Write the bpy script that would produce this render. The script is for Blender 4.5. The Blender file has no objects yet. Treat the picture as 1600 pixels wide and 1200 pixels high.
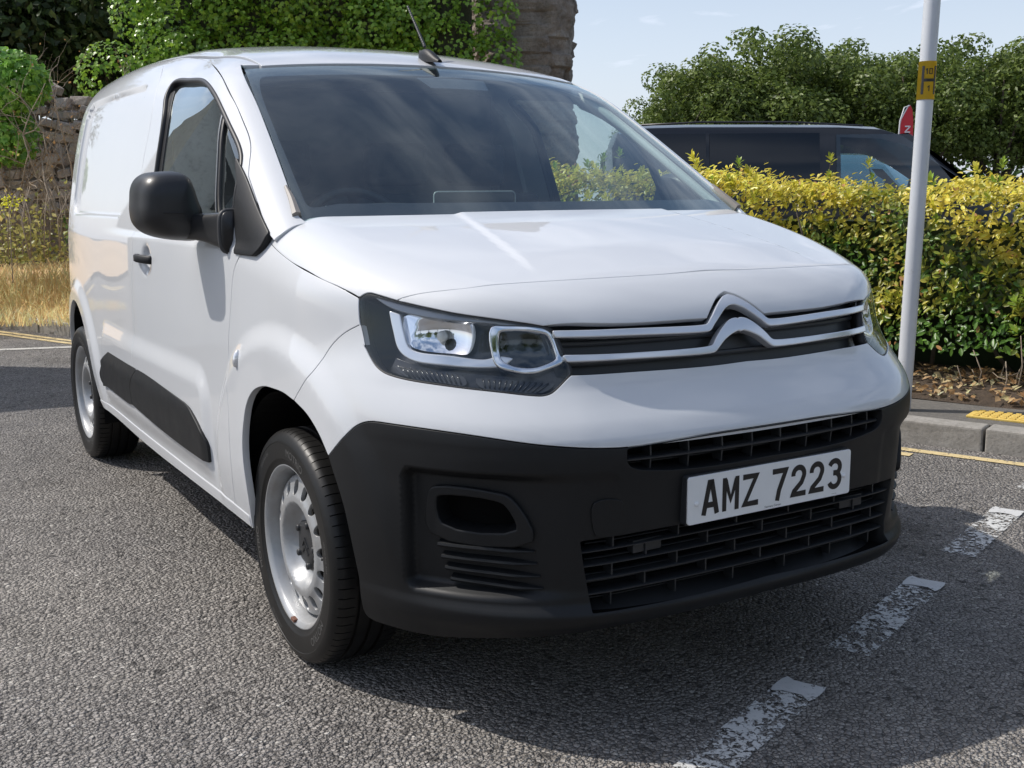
import bpy, bmesh, math, random, json
import numpy as np
from mathutils import Vector, Matrix
from mathutils.geometry import delaunay_2d_cdt
R_=math.radians
scene=bpy.context.scene
# ---------------- camera ----------------
cam_d=bpy.data.cameras.new('camera'); cam=bpy.data.objects.new('camera',cam_d)
scene.collection.objects.link(cam); scene.camera=cam
cam_d.sensor_width=36; cam_d.lens=1732.58/1600*36; cam_d.clip_end=2000; cam_d.clip_start=.05
def set_cam(loc,yaw,pitch,roll):
    fw=Vector((math.sin(yaw)*math.cos(pitch),math.cos(yaw)*math.cos(pitch),math.sin(pitch)))
    rt=fw.cross(Vector((0,0,1))).normalized(); up=rt.cross(fw)
    c,s=math.cos(roll),math.sin(roll)
    r2=c*rt+s*up; u2=-s*rt+c*up
    m=Matrix((r2,u2,-fw)).transposed().to_4x4(); m.translation=Vector(loc); cam.matrix_world=m
set_cam((-1.8432,-2.7363,1.2433),R_(31.319),R_(-9.820),R_(-.389))
scene.render.resolution_x=1024; scene.render.resolution_y=768
# ---------------- world ----------------
SUN_EL=50.0; SUNV=Vector((-.62,.57,1.0)).normalized()   # towards the sun
world=bpy.data.worlds.new('World'); scene.world=world; world.use_nodes=True
nt=world.node_tree; nt.nodes.clear()
def wn(t,**k):
    n=nt.nodes.new(t)
    for a,b in k.items(): setattr(n,a,b)
    return n
out=wn('ShaderNodeOutputWorld'); bg=wn('ShaderNodeBackground'); bg.inputs['Strength'].default_value=.10
sky=wn('ShaderNodeTexSky',sky_type='NISHITA',sun_disc=False)
sky.sun_elevation=math.asin(SUNV.z); sky.sun_rotation=math.atan2(SUNV.x,SUNV.y); sky.air_density=1.0; sky.dust_density=1.8; sky.ozone_density=1.2
# thin high cloud, projected on a flat cloud layer
tc=wn('ShaderNodeTexCoord'); sep=wn('ShaderNodeSeparateXYZ'); nt.links.new(tc.outputs['Generated'],sep.inputs[0])
mx=wn('ShaderNodeMath',operation='MAXIMUM'); nt.links.new(sep.outputs['Z'],mx.inputs[0]); mx.inputs[1].default_value=0.0
ad=wn('ShaderNodeMath',operation='ADD'); nt.links.new(mx.outputs[0],ad.inputs[0]); ad.inputs[1].default_value=.16
dv=wn('ShaderNodeVectorMath',operation='DIVIDE'); cb=wn('ShaderNodeCombineXYZ')
for i in range(3): nt.links.new(ad.outputs[0],cb.inputs[i])
nt.links.new(tc.outputs['Generated'],dv.inputs[0]); nt.links.new(cb.outputs[0],dv.inputs[1])
mp=wn('ShaderNodeMapping'); nt.links.new(dv.outputs[0],mp.inputs[0]); mp.inputs['Scale'].default_value=(1.1,.75,0); mp.inputs['Rotation'].default_value=(0,0,.6); mp.inputs['Location'].default_value=(3.1,1.7,0)
nz=wn('ShaderNodeTexNoise'); nt.links.new(mp.outputs[0],nz.inputs['Vector']); nz.inputs['Scale'].default_value=3.4; nz.inputs['Detail'].default_value=7; nz.inputs['Roughness'].default_value=.55; nz.inputs['Distortion'].default_value=.6
cr=wn('ShaderNodeValToRGB'); nt.links.new(nz.outputs['Fac'],cr.inputs[0]); cr.color_ramp.elements[0].position=.42; cr.color_ramp.elements[0].color=(0.0,0.0,0.0,1); cr.color_ramp.elements[1].position=.68; cr.color_ramp.elements[1].color=(.66,.66,.66,1)
mixc=wn('ShaderNodeMix',data_type='RGBA'); hz=wn('ShaderNodeMapRange'); hz.interpolation_type='SMOOTHSTEP'; nt.links.new(sep.outputs['Z'],hz.inputs[0]); hz.inputs[1].default_value=-.02; hz.inputs[2].default_value=.45; hz.inputs[3].default_value=.62; hz.inputs[4].default_value=0.0
mxh=wn('ShaderNodeMath',operation='MAXIMUM'); nt.links.new(cr.outputs[0],mxh.inputs[0]); nt.links.new(hz.outputs[0],mxh.inputs[1]); nt.links.new(mxh.outputs[0],mixc.inputs[0]); nt.links.new(sky.outputs[0],mixc.inputs[6]); mixc.inputs[7].default_value=(6.5,7.0,8.1,1)
nt.links.new(mixc.outputs[2],bg.inputs['Color']); nt.links.new(bg.outputs[0],out.inputs[0])
# ---------------- sun ----------------
sd=bpy.data.lights.new('sun','SUN'); sd.energy=2.8; sd.angle=R_(.53); sd.color=(1,.95,.88)
so=bpy.data.objects.new('sun',sd); scene.collection.objects.link(so); so.rotation_euler=SUNV.to_track_quat('Z','Y').to_euler()
# ---------------- colour management ----------------
vs=scene.view_settings; vs.view_transform='Standard'; vs.look='None'; vs.gamma=1; vs.exposure=0.52; vs.use_curve_mapping=False
scene.render.engine='CYCLES'
scene.cycles.max_bounces=6; scene.cycles.diffuse_bounces=3; scene.cycles.glossy_bounces=4; scene.cycles.transmission_bounces=4; scene.cycles.transparent_max_bounces=14

# ============================ helpers ============================
COL=scene.collection
def link(name,me,parent=None,mat=None,**props):
    o=bpy.data.objects.new(name,me); COL.objects.link(o)
    if parent is not None: o.parent=parent
    if mat is not None and me is not None and len(me.materials)==0: me.materials.append(mat)
    for k,v in props.items(): o[k]=v
    return o
def empty(name,loc=(0,0,0),rz=0,label=None,cat=None,group=None):
    o=bpy.data.objects.new(name,None); COL.objects.link(o); o.location=loc; o.rotation_euler=(0,0,rz); o.empty_display_size=.1
    if label: o['label']=label
    if cat: o['category']=cat
    if group: o['group']=group
    return o
def tag(o,label,cat,group=None):
    o['label']=label; o['category']=cat
    if group: o['group']=group
    return o
def structure(o): o['kind']='structure'; return o
def mesh(name,V,F,mat=None,smooth=False,normals=None,matids=None):
    me=bpy.data.meshes.new(name); me.from_pydata([tuple(map(float,v)) for v in V],[],[tuple(int(i) for i in f) for f in F])
    if mat is not None:
        for m in (mat if isinstance(mat,(list,tuple)) else [mat]): me.materials.append(m)
    if matids is not None: me.polygons.foreach_set('material_index',np.array(matids,dtype=np.int32))
    if smooth: me.polygons.foreach_set('use_smooth',np.ones(len(me.polygons),dtype=bool))
    me.update()
    if normals is not None: me.normals_split_custom_set_from_vertices([tuple(map(float,n)) for n in normals])
    return me
def fast_mesh(name,V,F,mat=None,smooth=False):
    """V (n,3) F (m,k) numpy arrays, one polygon size"""
    me=bpy.data.meshes.new(name); V=np.asarray(V,np.float32); F=np.asarray(F,np.int32); m,k=F.shape
    me.vertices.add(len(V)); me.vertices.foreach_set('co',V.ravel())
    me.loops.add(m*k); me.loops.foreach_set('vertex_index',F.ravel())
    me.polygons.add(m); me.polygons.foreach_set('loop_start',np.arange(0,m*k,k,dtype=np.int32)); me.polygons.foreach_set('loop_total',np.full(m,k,np.int32))
    if smooth: me.polygons.foreach_set('use_smooth',np.ones(m,bool))
    me.update(calc_edges=True)
    if mat is not None:
        for mm in (mat if isinstance(mat,(list,tuple)) else [mat]): me.materials.append(mm)
    return me
def catmull(P,n=8,closed=False):
    P=np.asarray(P,float); N=len(P)
    if N<3 and not closed: return np.array([P[0]+(P[-1]-P[0])*t for t in np.linspace(0,1,n+1)])
    out=[]; rng=range(N if closed else N-1)
    for i in rng:
        p1=P[i]; p2=P[(i+1)%N]; p0=P[i-1] if (i>0 or closed) else 2*p1-p2; p3=P[(i+2)%N] if (i+2<N or closed) else 2*p2-p1
        # centripetal-like tangents
        d1=max(np.linalg.norm(p1-p0),1e-9)**.5; d2=max(np.linalg.norm(p2-p1),1e-9)**.5; d3=max(np.linalg.norm(p3-p2),1e-9)**.5
        m1=d2*((p1-p0)/d1-(p2-p0)/(d1+d2)+(p2-p1)/d2); m2=d2*((p2-p1)/d2-(p3-p1)/(d2+d3)+(p3-p2)/d3)
        for t in np.linspace(0,1,n,endpoint=False):
            t2=t*t;t3=t2*t
            out.append((2*t3-3*t2+1)*p1+(t3-2*t2+t)*m1+(-2*t3+3*t2)*p2+(t3-t2)*m2)
    if not closed: out.append(P[-1])
    return np.array(out)
def resample(P,h,closed=False):
    P=np.asarray(P,float)
    if closed: P=np.vstack([P,P[:1]])
    d=np.r_[0,np.cumsum(np.linalg.norm(np.diff(P,axis=0),axis=1))]; L=d[-1]; n=max(int(round(L/h)),2)
    t=np.linspace(0,L,n+1); Q=np.stack([np.interp(t,d,P[:,k]) for k in range(P.shape[1])],1)
    return Q[:-1] if closed else Q
def join_curves(cs,h):
    """smooth curves -> one closed polygon, corners kept"""
    out=[]
    for c in cs:
        q=resample(c,h)
        if out and np.linalg.norm(out[-1]-q[0])<1e-3: q=q[1:]
        out+=list(q)
    if np.linalg.norm(out[-1]-out[0])<1e-3: out.pop()
    return np.array(out)
def inside(pts,poly):
    x,y=pts[:,0],pts[:,1]; r=np.zeros(len(pts),bool); n=len(poly)
    for i in range(n):
        x1,y1=poly[i]; x2,y2=poly[(i+1)%n]
        if y1==y2: continue
        c=((y1>y)!=(y2>y)); r^=c&(x<(x2-x1)*(y-y1)/(y2-y1)+x1)
    return r
def cdt_fill(loops,h):
    """closed 2-D loops (first outer, rest holes) -> points, triangles, loop index lists"""
    pts=[];edges=[];idx=[]
    for L in loops:
        b=len(pts); n=len(L); pts+=[tuple(p) for p in L]; edges+=[(b+i,b+(i+1)%n) for i in range(n)]; idx.append(list(range(b,b+n)))
    B=np.array(pts); lo=B.min(0); hi=B.max(0)
    gx=np.arange(lo[0],hi[0]+h,h); gy=np.arange(lo[1],hi[1]+h*.87,h*.87)
    G=np.array([(x+(.5*h if j%2 else 0),y) for j,y in enumerate(gy) for x in gx]) if len(gx)*len(gy) else np.zeros((0,2))
    if len(G):
        m=inside(G,loops[0])
        for L in loops[1:]: m&=~inside(G,L)
        G=G[m]
    if len(G):
        keep=np.ones(len(G),bool)
        for s in range(0,len(G),4000):
            g=G[s:s+4000]; dd=((g[:,None,:]-B[None])**2).sum(2).min(1); keep[s:s+4000]=dd>(.55*h)**2
        G=G[keep]
    allp=[Vector(p) for p in pts]+[Vector((float(a),float(b))) for a,b in G]
    vo,eo,fo,ov,oe,of=delaunay_2d_cdt(allp,edges,[],0,1e-7)
    V=np.array([(p.x,p.y) for p in vo]); T=np.array([f for f in fo if len(f)==3])
    c=V[T].mean(1); m=inside(c,loops[0])
    for L in loops[1:]: m&=~inside(c,L)
    T=T[m]
    # orient CCW
    a=V[T[:,1]]-V[T[:,0]]; b=V[T[:,2]]-V[T[:,0]]; cr=a[:,0]*b[:,1]-a[:,1]*b[:,0]; T[cr<0]=T[cr<0][:,::-1]
    back={}
    for i,o in enumerate(ov):
        for k in o: back[k]=i
    loopi=[[back[i] for i in L] for L in idx]
    return V,T,loopi
# ---------------- sweeps, lathes, tubes ----------------
def sweep(P,N,prof,closed=False,caps=True):
    """profile [(side,up)...] closed polygon swept along P with normals N"""
    P=np.asarray(P,float);N=np.asarray(N,float);n=len(P);k=len(prof)
    if closed: T=np.roll(P,-1,0)-np.roll(P,1,0)
    else: T=np.gradient(P,axis=0)
    T/=np.linalg.norm(T,axis=1)[:,None]+1e-12; S=np.cross(T,N); S/=np.linalg.norm(S,axis=1)[:,None]+1e-12
    U=np.cross(S,T)
    # mitre
    V=[];F=[]
    for i in range(n):
        for a,b in prof: V.append(P[i]+S[i]*a+U[i]*b)
    for i in range(n if closed else n-1):
        j=(i+1)%n
        for q in range(k):
            r=(q+1)%k; F.append((i*k+q,j*k+q,j*k+r,i*k+r))
    if not closed and caps:
        F.append(tuple(range(k)));F.append(tuple((n-1)*k+q for q in range(k-1,-1,-1)))
    return V,F
def tube(P,rad,seg=8,closed=False):
    P=np.asarray(P,float);n=len(P); rad=np.broadcast_to(rad,(n,))
    T=np.gradient(P,axis=0) if not closed else np.roll(P,-1,0)-np.roll(P,1,0)
    T/=np.linalg.norm(T,axis=1)[:,None]+1e-12
    a=np.array([0,0,1.]) if abs(T[0][2])<.9 else np.array([1.,0,0]); V=[];F=[]
    u=np.cross(T[0],a);u/=np.linalg.norm(u)
    for i in range(n):
        u=u-T[i]*(u@T[i]);u/=np.linalg.norm(u)+1e-12;w=np.cross(T[i],u)
        for q in range(seg):
            t=2*math.pi*q/seg;V.append(P[i]+rad[i]*(math.cos(t)*u+math.sin(t)*w))
    for i in range(n if closed else n-1):
        j=(i+1)%n
        for q in range(seg):
            r=(q+1)%seg;F.append((i*seg+q,i*seg+r,j*seg+r,j*seg+q))
    if not closed: F.append(tuple(range(seg-1,-1,-1)));F.append(tuple((n-1)*seg+q for q in range(seg)))
    return V,F
def merge(parts):
    V=[];F=[]
    for v,f in parts:
        b=len(V);V+=list(v);F+=[tuple(i+b for i in q) for q in f]
    return V,F
def box(lo,hi):
    (a,b,c),(d,e,f)=lo,hi
    return [(a,b,c),(d,b,c),(d,e,c),(a,e,c),(a,b,f),(d,b,f),(d,e,f),(a,e,f)],[(0,3,2,1),(4,5,6,7),(0,1,5,4),(1,2,6,5),(2,3,7,6),(3,0,4,7)]
def bevel_mesh(me,w=.005,seg=2):
    bm=bmesh.new();bm.from_mesh(me);bmesh.ops.remove_doubles(bm,verts=bm.verts,dist=1e-5)
    bmesh.ops.bevel(bm,geom=list(bm.edges),offset=w,segments=seg,profile=.6,affect='EDGES',clamp_overlap=True)
    bm.to_mesh(me);bm.free();return me
def lathe(prof,seg,axis_x=True):
    """prof [(radius, x)...] about the x axis"""
    V=[];F=[];k=len(prof)
    for i in range(seg):
        t=2*math.pi*i/seg;c,s=math.cos(t),math.sin(t)
        for r,x in prof:V.append((x,r*c,r*s))
    for i in range(seg):
        j=(i+1)%seg
        for q in range(k-1):F.append((i*k+q,i*k+q+1,j*k+q+1,j*k+q))
    return V,F
# ---------------- materials ----------------
class NT:
    def __init__(s,name):
        s.m=bpy.data.materials.new(name);s.m.use_nodes=True;s.t=s.m.node_tree;s.t.nodes.clear()
        s.out=s.t.nodes.new('ShaderNodeOutputMaterial')
    def n(s,t,ins=None,**k):
        x=s.t.nodes.new(t)
        for a,b in k.items():setattr(x,a,b)
        for a,b in (ins or {}).items():
            if isinstance(b,bpy.types.NodeSocket):s.t.links.new(b,x.inputs[a])
            else:x.inputs[a].default_value=b
        return x
    def l(s,a,b):s.t.links.new(a,b)
    def ramp(s,fac,stops,interp='LINEAR'):
        r=s.n('ShaderNodeValToRGB',{0:fac});cr=r.color_ramp;cr.interpolation=interp
        while len(cr.elements)<len(stops):cr.elements.new(.5)
        for e,(p,c) in zip(cr.elements,stops):
            e.position=p;e.color=(c if len(c)==4 else (*c,1))
        return r.outputs[0]
    def mix(s,fac,a,b,blend='MIX'):
        x=s.n('ShaderNodeMix',data_type='RGBA',blend_type=blend)
        for i,v in ((0,fac),(6,a),(7,b)):
            if isinstance(v,bpy.types.NodeSocket):s.l(v,x.inputs[i])
            else:x.inputs[i].default_value=(v if not isinstance(v,tuple) else (v if len(v)==4 else (*v,1)))
        return x.outputs[2]
    def noise(s,vec,scale,detail=4,rough=.55,dist=0,out=0):
        x=s.n('ShaderNodeTexNoise',{'Scale':scale,'Detail':detail,'Roughness':rough,'Distortion':dist})
        if vec is not None:s.l(vec,x.inputs['Vector'])
        return x.outputs[out]
    def math(s,op,a,b=0.0):
        x=s.n('ShaderNodeMath',operation=op)
        for i,v in ((0,a),(1,b)):
            if isinstance(v,bpy.types.NodeSocket):s.l(v,x.inputs[i])
            else:x.inputs[i].default_value=v
        return x.outputs[0]
    def bump(s,h,strength=.3,dist=.01,normal=None):
        x=s.n('ShaderNodeBump',{'Strength':strength,'Distance':dist,'Height':h})
        if normal is not None:s.l(normal,x.inputs['Normal'])
        return x.outputs[0]
    def bsdf(s,**k):
        b=s.t.nodes.new('ShaderNodeBsdfPrincipled')
        for a,v in k.items():
            a=a.replace('_',' ')
            if isinstance(v,bpy.types.NodeSocket):s.l(v,b.inputs[a])
            else:
                if isinstance(v,tuple) and len(v)==3 and a in('Base Color','Subsurface Color','Emission Color','Coat Tint','Sheen Tint'):v=(*v,1)
                b.inputs[a].default_value=v
        s.l(b.outputs[0],s.out.inputs[0]);s.b=b
        return b
    def obj(s):
        if not hasattr(s,'_tc'):s._tc=s.n('ShaderNodeTexCoord')
        return s._tc.outputs['Object']
def simple(name,col,rough=.5,metal=0,coat=0,bump=None,var=0,spec=.5):
    M=NT(name);o=M.obj();c=col
    k={'Roughness':rough,'Metallic':metal,'Coat_Weight':coat,'Coat_Roughness':.03,'Specular_IOR_Level':spec}
    if var:
        f=M.noise(o,bump[1]*.25 if bump else 6,5,.6)
        c=M.mix(f,tuple(x*(1-var) for x in col),tuple(min(1,x*(1+var)) for x in col))
    if bump: k['Normal']=M.bump(M.noise(o,bump[1],3),bump[0],.004)
    M.bsdf(Base_Color=c,**k)
    return M.m
# ============================ body surface ============================

def pchip(xs,ys):
    xs=np.array(xs,float);ys=np.array(ys,float);h=np.diff(xs);d=np.diff(ys)/h
    m=np.zeros(len(xs));m[0]=d[0];m[-1]=d[-1]
    for i in range(1,len(xs)-1):
        if d[i-1]*d[i]>0:
            w1=2*h[i]+h[i-1];w2=h[i]+2*h[i-1];m[i]=(w1+w2)/(w1/d[i-1]+w2/d[i])
    def ev(x):
        x=np.asarray(x,float);i=np.clip(np.searchsorted(xs,x)-1,0,len(xs)-2)
        t=(x-xs[i])/h[i];lo=t<0;hi=t>1;tc=np.clip(t,0,1)
        t2=tc*tc;t3=t2*tc
        r=(2*t3-3*t2+1)*ys[i]+(t3-2*t2+tc)*h[i]*m[i]+(-2*t3+3*t2)*ys[i+1]+(t3-t2)*h[i]*m[i+1]
        r=np.where(lo,ys[0]+m[0]*(x-xs[0]),r);r=np.where(hi,ys[-1]+m[-1]*(x-xs[-1]),r)
        return r
    return ev
def smax(a,b,k):
    h=np.maximum(k-np.abs(a-b),0)/k
    return np.maximum(a,b)+h*h*k*.25
def sstep(a,b,x):
    t=np.clip((x-a)/(b-a),0,1);return t*t*(3-2*t)
WZ=pchip([.15,.22,.30,.45,.60,.80,.95,1.05,1.15,1.30,1.50,1.65,1.80],[.835,.857,.871,.883,.888,.888,.885,.881,.870,.840,.791,.747,.695])
def side(X,y,z):
    w=WZ(z)
    t=np.maximum(.5-y,0);w=w-.012*t**2
    t=np.maximum(-.1-y,0);w=w-(.20+.48*sstep(.72,1.0,z))*t**2
    t=np.maximum(y-2.3,0);w=w-.06*t**2*(1-.6*sstep(1.1,1.6,z))
    # wheel arch brows
    for yc,rr in ((0,.57),(2.785,.52)):
        r=np.hypot(y-yc,(z-.33))
        w=w+.017*sstep(rr+.02,rr-.055,r)*sstep(.25,.5,z)
    # raised rubbing strip zone low on the door
    q=np.maximum(np.abs(y-1.41)-.70,0);q2=np.maximum(np.abs(z-.46)-.14,0)
    d=np.hypot(q,q2)
    w=w+.015*sstep(.13,.05,d)*sstep(.345,.43,z)
    # belt shelf
    w=w+.010*sstep(1.115,1.085,z)*sstep(.05,.3,y)*sstep(2.2,1.5,y)
    # load bay recess
    q=np.abs(y-2.35)-.57
    q2=np.abs(z-1.41)-.25
    d=np.hypot(np.maximum(q+.08,0),np.maximum(q2+.08,0))-.08
    w=w-.017*sstep(.008,-.008,d)
    w=w-.022*np.exp(-(((y-1.335)/.055)**2+((z-1.015)/.042)**2)**2)
    return (X-w)
PF=pchip([.15,.22,.265,.295,.315,.345,.39,.5,.6,.67,.70,.74,.78,.82,.88,.93,.98,1.02,1.06,1.12],[-.76,-.815,-.853,-.882,-.888,-.868,-.870,-.876,-.881,-.887,-.884,-.862,-.826,-.796,-.776,-.757,-.730,-.698,-.652,-.55])
def front(X,y,z):
    return (PF(z)+.15*X**2+(.13+.08*sstep(.80,.68,z))*X**4-y)*.95
HC=pchip([-1.0,-.72,-.66,-.5,-.3,-.05,.3],[.86,1.012,1.042,1.092,1.138,1.187,1.25])
def hood(X,y,z):
    xc=.359-.164*y
    return (z-(HC(y)-(.055+.05*sstep(.1,-.6,y))*X**2+.0055*sstep(xc+.014,xc-.014,X)*sstep(-.60,-.42,y)))*.97
def wscreen(X,y,z):
    u=y-(-.05+.25*X**2)
    zz=1.187+.63*u-.045*u*u
    return (z-zz)*.86
RC=pchip([.4,.78,1.2,1.8,2.5,3.1,3.5],[1.60,1.69,1.772,1.835,1.85,1.835,1.80])
def roof(X,y,z):
    return z-(RC(y)-.11*X**2-.04*X**4)
def rear(X,y,z):
    return y-(3.49-.10*sstep(.9,1.8,z)+0*X)
def Lf(p):
    X=np.abs(p[...,0]);y=p[...,1];z=p[...,2]
    s=side(X,y,z)
    a=smax(hood(X,y,z),front(X,y,z),.05)
    k=.16+.16*sstep(1.02,.85,z)
    a=smax(a,s,k)
    return smax(a,rear(X,y,z),.4)
def Uf(p):
    X=np.abs(p[...,0]);y=p[...,1];z=p[...,2]
    s=side(X,y,z)
    a=smax(wscreen(X,y,z),roof(X,y,z),.05)
    a=smax(a,s,.10+.12*sstep(.7,1.4,y)-.06*sstep(1.3,2.3,y))
    return smax(a,rear(X,y,z),.4)

# ---------------- projection domains and panels ----------------
class Ring:
    y0=.15
    def to2(s,P):
        P=np.asarray(P,float);x,y,z=P[:,0],P[:,1],P[:,2]
        th=np.arctan2(s.y0-y,np.abs(x)); a=np.where(y>=s.y0,s.y0-y,th)
        a=np.where(x>0,np.pi-a,a); return np.stack([a,z],1)
    def ray(s,uv):
        a,z=uv[:,0],uv[:,1];r=a>np.pi/2;b=np.where(r,np.pi-a,a);sg=np.where(r,1.,-1.)
        yy=np.where(b<0,s.y0-b,s.y0);th=np.maximum(b,0);n=len(a)
        return np.stack([np.zeros(n),yy,z],1),np.stack([sg*np.cos(th),-np.sin(th),np.zeros(n)],1)
    flip=True
class Cyl:
    zc=.95
    def to2(s,P):
        P=np.asarray(P,float);return np.stack([np.arctan2(P[:,2]-s.zc,np.abs(P[:,0]))*.9,P[:,1]],1)
    def ray(s,uv):
        f=uv[:,0]/.9;n=len(f);return np.stack([np.zeros(n),uv[:,1],np.full(n,s.zc)],1),np.stack([-np.cos(f),np.zeros(n),np.sin(f)],1)
class Plane:
    def __init__(s,d,c=(0,.6,.8)):
        d=np.array(d,float);d/=np.linalg.norm(d);s.d=d;s.c=np.array(c,float)
        a=np.array([0,0,1.]) if abs(d[2])<.8 else np.array([1.,0,0]);u=np.cross(a,d);u/=np.linalg.norm(u);s.u=u;s.v=np.cross(d,u)
    def to2(s,P):
        q=np.asarray(P,float)-s.c;return np.stack([q@s.u,q@s.v],1)
    def ray(s,uv):
        o=s.c+uv[:,:1]*s.u+uv[:,1:]*s.v-s.d*0;return o,np.broadcast_to(s.d,o.shape)
def solve(o,d,F,off=0.,t1=2.6):
    a=np.zeros(len(o));b=np.full(len(o),t1)
    a-=np.where(F(o)-off>0,1.0,0)
    for _ in range(38):
        m=.5*(a+b);g=F(o+d*m[:,None])-off>0;b=np.where(g,m,b);a=np.where(g,a,m)
    return o+d*(.5*(a+b))[:,None]
def grad(P,F,e=1.2e-3):
    g=np.stack([F(P+np.eye(3)[i]*e)-F(P-np.eye(3)[i]*e) for i in range(3)],1)
    return g/(np.linalg.norm(g,axis=1)[:,None]+1e-12)
def on(P,F,dom,off=0.):
    """drop 3-D points on to the surface along the domain's rays"""
    o,d=dom.ray(dom.to2(np.asarray(P,float)));return solve(o,d,F,off)
def panel_mesh(name,loops3,dom,F,mat,off=0.,h=.02,bh=.008,gap=.0027,roll=.0015,flange=.014,loops2=None,thick_all=True,hole_flange=None):
    L2=loops2 if loops2 is not None else [resample(dom.to2(L),bh,True) for L in loops3]
    L2=[np.asarray(l) for l in L2]
    V2,T,LI=cdt_fill(L2,h)
    o,d=dom.ray(V2);P=solve(o,d,F,off);N=grad(P,F)
    # triangles must face outward
    fn=np.cross(P[T[:,1]]-P[T[:,0]],P[T[:,2]]-P[T[:,0]])
    if ((fn*N[T[:,0]]).sum(1)).mean()<0:T=T[:,::-1];sgn=-1
    else:sgn=1
    V=[*P];NN=[*N];Fc=[tuple(t) for t in T]
    for q,L in enumerate(LI):
        L=np.array(L);n=len(L);B=P[L].copy();Nb=N[L]
        Tn=np.roll(B,-1,0)-np.roll(B,1,0);Tn/=np.linalg.norm(Tn,axis=1)[:,None]+1e-12
        O=np.cross(Tn,Nb);O/=np.linalg.norm(O,axis=1)[:,None]+1e-12
        # outward = away from material: test with polygon orientation
        a=V2[L];area=.5*np.sum(a[:,0]*np.roll(a[:,1],-1)-a[:,1]*np.roll(a[:,0],-1))
        s=(1 if area>0 else -1)*sgn*(1 if q==0 else -1)
        O=O*s
        g=gap
        for i,l in enumerate(L):V[l]=B[i]-O[i]*g
        fl=flange if q==0 or hole_flange is None else hole_flange
        if fl<=0:continue
        b0=len(V)
        r1=B-O*g+O*roll*.75-Nb*roll*.35; r2=B-O*g+O*roll-Nb*roll*1.1; r3=B-O*g+O*roll-Nb*fl
        n1=O*.6+Nb*.8
        V+=list(r1);NN+=list(n1);V+=list(r2);NN+=list(O*.98+Nb*.15);V+=list(r3);NN+=list(O)
        rings=[list(L),list(range(b0,b0+n)),list(range(b0+n,b0+2*n)),list(range(b0+2*n,b0+3*n))]
        for r in range(3):
            A,Bq=rings[r],rings[r+1]
            for i in range(n):
                j=(i+1)%n;f=(A[i],Bq[i],Bq[j],A[j])
                Fc.append(f if s*1>0 else f[::-1])
    V=np.array(V);NN=np.array(NN)
    # fix flange winding using normals
    F2=[]
    for f in Fc:
        if len(f)==4:
            p=V[list(f)];c=np.cross(p[1]-p[0],p[2]-p[0])
            if c@NN[f[1]]<0:f=f[::-1]
        F2.append(f)
    return mesh(name,V,F2,mat,True,NN)
def mirror_mesh(me,name=None):
    n=me.copy();n.name=name or me.name
    V=np.zeros(len(me.vertices)*3);me.vertices.foreach_get('co',V);V=V.reshape(-1,3);V[:,0]*=-1
    F=[tuple(p.vertices)[::-1] for p in me.polygons]
    NN=None
    if me.has_custom_normals:
        c=np.zeros(len(me.loops)*3);me.corner_normals.foreach_get('vector',c);c=c.reshape(-1,3)
        li=np.zeros(len(me.loops),dtype=np.int32);me.loops.foreach_get('vertex_index',li)
        NN=np.zeros_like(V);NN[li]=c;NN[:,0]*=-1
    sm=len(me.polygons)>0 and me.polygons[0].use_smooth
    mi=[p.material_index for p in me.polygons]
    bpy.data.meshes.remove(n)
    return mesh(name or me.name,V,F,list(me.materials),sm,NN,mi)
def sym(curve):
    c=np.asarray(curve,float);m=c[::-1].copy();m[:,0]*=-1
    if abs(c[-1][0])<1e-4:m=m[1:]
    return np.vstack([c,m])

# ============================ the place ============================
rng=np.random.default_rng(7); random.seed(5)
TX,TY=.373,-.928; NX,NY=.928,.373         # along the kerb, away from the road
def ST(a,b,z=0.0):return (a*TX+b*NX,a*TY+b*NY,z)
def STa(A,B,Z):return np.stack([A*TX+B*NX,A*TY+B*NY,Z],1)
KB=2.77
# ---- materials ----
M=NT('asphalt');pos=M.n('ShaderNodeNewGeometry').outputs['Position']
def vor(vec,scale,feat='F1',out='Distance',rand=1.0):
    x=M.n('ShaderNodeTexVoronoi',{'Scale':scale,'Randomness':rand},feature=feat);M.l(vec,x.inputs['Vector']);return x.outputs[out]
wv=M.n('ShaderNodeVectorMath',operation='ADD');nn=M.n('ShaderNodeTexNoise',{'Scale':9.0,'Detail':3});M.l(pos,nn.inputs['Vector'])
sc=M.n('ShaderNodeVectorMath',{1:(.02,.02,.02)},operation='MULTIPLY');M.l(nn.outputs['Color'],sc.inputs[0]);M.l(pos,wv.inputs[0]);M.l(sc.outputs[0],wv.inputs[1])
P0=wv.outputs[0]
c1=vor(P0,80,out='Color');d1=vor(P0,80);c2_=vor(P0,170,out='Color');d2=vor(P0,170);ed=vor(P0,80,'DISTANCE_TO_EDGE');pit=vor(P0,46,out='Color')
sepc=M.n('ShaderNodeSeparateColor',{0:c1});sep2=M.n('ShaderNodeSeparateColor',{0:c2_})
stone=M.ramp(sepc.outputs[0],[(0,(.22,.206,.194)),(.45,(.33,.31,.288)),(.8,(.395,.372,.348)),(.955,(.38,.36,.335)),(.985,(.52,.50,.46)),(1,(.62,.60,.56))])
stone=M.mix(M.math('MULTIPLY',sep2.outputs[1],.35),stone,(.24,.225,.214))
gapf=M.ramp(ed,[(.0,(0,0,0)),(.13,(1,1,1))])
col=M.mix(gapf,(.048,.045,.043),stone)  # gaps between chips coloured dark in place of their small shadows
spit=M.n('ShaderNodeSeparateColor',{0:pit});col=M.mix(M.ramp(spit.outputs[2],[(.0,(.75,.75,.75)),(.10,(.0,.0,.0))]),col,(.035,.033,.032))  # scattered cells darkened in colour as shaded pits, with no depth
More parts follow.
